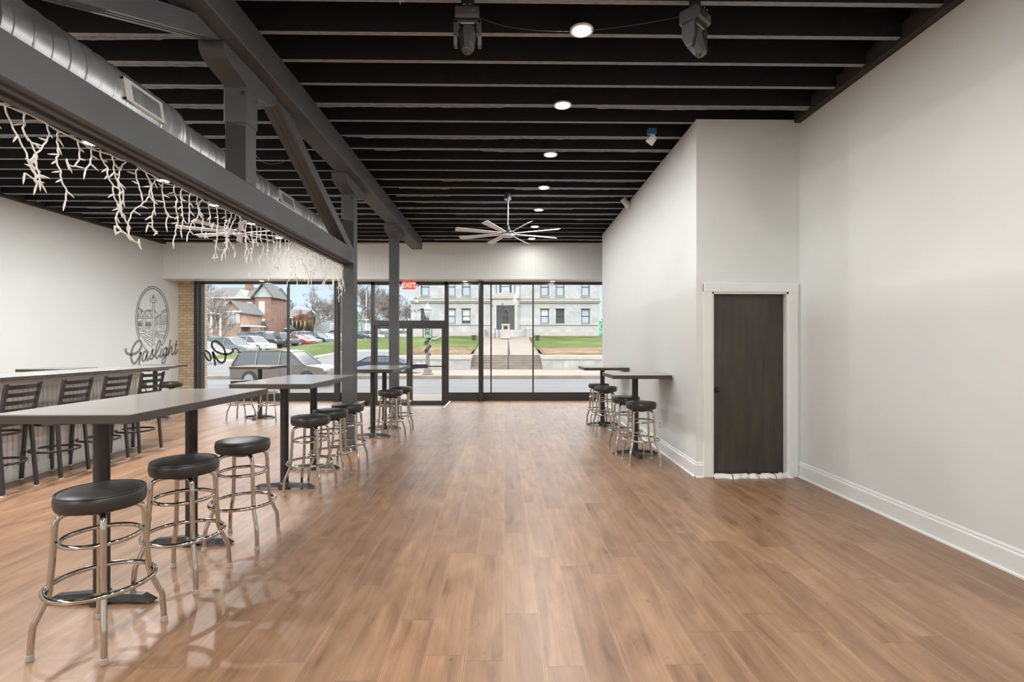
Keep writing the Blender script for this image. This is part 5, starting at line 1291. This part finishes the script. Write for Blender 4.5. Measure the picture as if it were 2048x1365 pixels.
m = MB(); m.box((-3.6, -0.6, ze2 - 0.5), (0.1, 5, ze2 - 0.15)); 
m.build('porch_roof', M['whitepaint'], h2, smooth=False); m = MB()
for x in (-3.3, -1.5, -0.1): m.box((x - 0.12, -0.5, -0.5), (x + 0.12, -0.26, ze2 - 0.5))
m.build('porch_post', M['whitepaint'], h2, smooth=False); m = MB(); m.box((-3.4, 1.5, -1), (0, 5, ze2 - 0.5)); m.build('porch_wall', M['orangebrick'], h2, smooth=False)
m = MB(); m.box((W2 + 0.05, -0.3, ze2 - 2.4), (W2 + 2.4, 3, ze2 - 2.2)); m.build('side_roof', M['whitepaint'], h2, smooth=False)
house(546, 606, 112, 668, 635.5, 618, M['yellow'], 'low yellow house with a grey roof right of the large brick house', depth=9, wins=((0.72, 2.0, 0.7, 1.2),))
house(633, 676, 118, 668, 620, 607, M['greysiding'], 'blue-grey wooden house behind the bare tree', depth=9, wins=((0.35, 3.9, 1.0, 1.7), (0.75, 3.9, 1.0, 1.7), (0.8, 1.4, 1.0, 1.8)))
house(700, 745, 150, 668, 640, 628, M['greysiding'], 'distant grey house between the two timber posts', depth=9, wins=((0.8, 2.0, 1.0, 1.6),))
# brick garden shed and clipped evergreens
house(562, 577, 96, 672, 657, 650.5, M['redbrick'], 'little brick outbuilding by the clipped evergreens', gable=True, depth=3)
def conifer(x, y, z, h, r, seed, label, group, nm='arborvitae'):
    e = empty(nm, (x, y, z)); tag(e, label, 'evergreen', group); rg = random.Random(seed); m = MB()
    m.lathe([(r * 0.75, 0.0), (r * 0.85, h * 0.15), (r * 0.7, h * 0.5), (r * 0.35, h * 0.85), (0, h)], n=10)
    for i in range(420):
        t = rg.random() ** 0.8; zz = h * t; rr = r * (1.02 - 0.95 * t ** 1.6) * rg.uniform(0.8, 1.1); a = rg.random() * 2 * PI; c_ = Vector((rr * math.cos(a), rr * math.sin(a), zz)); u = Vector((rg.gauss(0, 0.05), rg.gauss(0, 0.05), 0.2 + rg.random() * 0.2)); v = Vector((-math.sin(a), math.cos(a), 0)) * 0.07
        m._add([c_ - v, c_ + v, c_ + u], [(0, 1, 2)])
    m.build('foliage', M['evergreen'], e, smooth=False, recalc=False)
    m = MB(); m.cyl((0, 0, -0.5), (0, 0, 0.3), 0.08, n=8); m.build('trunk', M['bark'], e)
AG = 'clipped evergreens along the back of the lot'
AL = ['small pointed evergreen right of the large brick house', 'pointed evergreen just left of the window mullion', 'tall evergreen directly right of the window mullion', 'second evergreen right of the mullion', 'third evergreen right of the mullion, before the bare tree', 'evergreen beside the trunk of the bare tree', 'evergreen right of the bare tree trunk', 'rightmost clipped evergreen before the grey house']
for i, (px, lb) in enumerate(zip((552, 570, 584, 592, 600, 608, 617, 625), AL)):
    Y = 100; x, y, z = at(px, 669, Y); conifer(x, y, z, 2.6 if i < 2 else 3.2 - 0.15 * (i % 3), 0.42 if i < 2 else 0.46, 40 + i, lb, AG)

# ------------------------------------------------------------------ bare trees
def tree(x, y, z, h, spread, seed, material, label, depth=5, r0=0.22, nm='bare_tree', group='bare winter trees', first=0.28, lean=0.0, twigs=3):
    rg = random.Random(seed); m = MB(); cnt = [0]; RM = 0.022 * (y / 100.0)
    def br(p, d, L, r, k):
        pts = [p]; q = p.copy(); dd = d.copy(); n = 3
        for i in range(n):
            dd = (dd + Vector((rg.gauss(0, 0.14), rg.gauss(0, 0.14), rg.gauss(0.03, 0.08)))).normalized(); q = q + dd * L / n; pts.append(q.copy())
        m.tube(pts, [max(r, RM), max(RM, r * 0.86), max(RM, r * 0.72), max(RM * 0.8, r * 0.6)], 5 if k < 2 else 3, caps=False); cnt[0] += 1
        if k >= depth: return
        c = rg.choice((3, 3, 4)) if k < depth - 1 else twigs
        for j in range(c):
            a = rg.uniform(0, 2 * PI); s_ = rg.uniform(0.35, 0.85) * spread; o = dd.orthogonal().normalized(); o = Matrix.Rotation(a, 3, dd) @ o
            nd = (dd + o * s_ + Vector((0, 0, 0.12))).normalized(); t = 1.0 if j == 0 else rg.uniform(0.45, 1.0); idx = min(n - 1, int(t * n)); base = pts[idx].lerp(pts[idx + 1], t * n - idx) if t < 1 else pts[-1]
            br(base, nd, L * rg.uniform(0.62, 0.85), r * 0.6, k + 1)
    br(Vector((0, 0, 0)), Vector((lean, 0, 1)).normalized(), h * first, r0, 0)
    o = m.build(nm, material, None, (x, y, z), smooth=False, recalc=False); tag(o, label, 'tree', group)
def ptree(px, Y, py, h, spread, seed, material, label, **k):
    x, y, z = at(px, py, Y); tree(x, y, z - 0.3, h, spread, seed, material, label, **k)
ptree(631, 94, 668, 10.5, 1.05, 3, M['bark'], 'broad bare tree in front of the blue-grey house', depth=6, r0=0.26)
ptree(606, 97, 668, 5.4, 1.1, 8, M['redtwig'], 'low russet-twigged tree left of the broad bare tree', depth=6, r0=0.12)
ptree(573, 120, 668, 9.5, 0.9, 12, M['bark'], 'bare tree showing above the yellow house roof', depth=5, r0=0.2)
ptree(428, 66, 690, 8.5, 1.15, 15, M['palebark'], 'pale-barked bare tree in front of the brick houses at the far left', depth=6, r0=0.16, lean=-0.1)
ptree(446, 70, 690, 6.0, 1.2, 18, M['bark'], 'small bare tree whose twigs cross the brick porch', depth=5, r0=0.1)
ptree(415, 105, 668, 13.5, 0.9, 19, M['bark'], 'tall bare tree behind the large brick house at the far left', depth=6, r0=0.25)
ptree(527, 88, 672, 3.4, 1.1, 23, M['bark'], 'bushy bare shrub against the large brick house', depth=6, r0=0.07, nm='bare_shrub')
ptree(727, 118, 668, 14.5, 0.85, 27, M['bark'], 'tall slim bare tree between the two timber posts', depth=6, r0=0.22)
ptree(744, 125, 668, 13.0, 0.95, 31, M['bark'], 'bare tree just left of the entrance door frame', depth=6, r0=0.22)
ptree(763, 100, 668, 10.0, 1.0, 34, M['bark'], 'bare tree seen through the transom glass left of the timber post', depth=6, r0=0.2, twigs=4)
ptree(778, 112, 668, 11.5, 1.0, 36, M['bark'], 'bare tree directly left of the post nearest the doors', depth=6, r0=0.2, twigs=4)
ptree(809, 104, 668, 9.5, 0.95, 38, M['bark'], 'bare tree right of the post nearest the doors', depth=6, r0=0.2, twigs=4)
ptree(822, 98, 668, 7.5, 1.0, 41, M['palebark'], 'smaller pale bare tree against the corner of the stone building', depth=6, r0=0.12, twigs=4)
ptree(686, 110, 668, 12.0, 1.0, 44, M['bark'], 'bare tree behind the round column and timber post', depth=6, r0=0.22)
m = MB(); m.cyl((0, 0, 0), (0, 0, 8.5), 0.09, 0.06, n=8)
tag(m.build('flagpole', M['whitepaint'], None, at(734, 668, 100)), 'thin white pole between the two timber posts', 'pole')

# ------------------------------------------------------------------ render look
scene.view_settings.view_transform = 'Standard'; scene.view_settings.look = 'None'
scene.view_settings.gamma = 1.0; scene.view_settings.exposure = 0.11; scene.view_settings.use_curve_mapping = False
scene.cycles.use_denoising = True
scene.cycles.max_bounces = 8; scene.cycles.diffuse_bounces = 5; scene.cycles.glossy_bounces = 4; scene.cycles.transparent_max_bounces = 16
scene.cycles.sample_clamp_indirect = 6.0; scene.cycles.caustics_reflective = False; scene.cycles.caustics_refractive = False
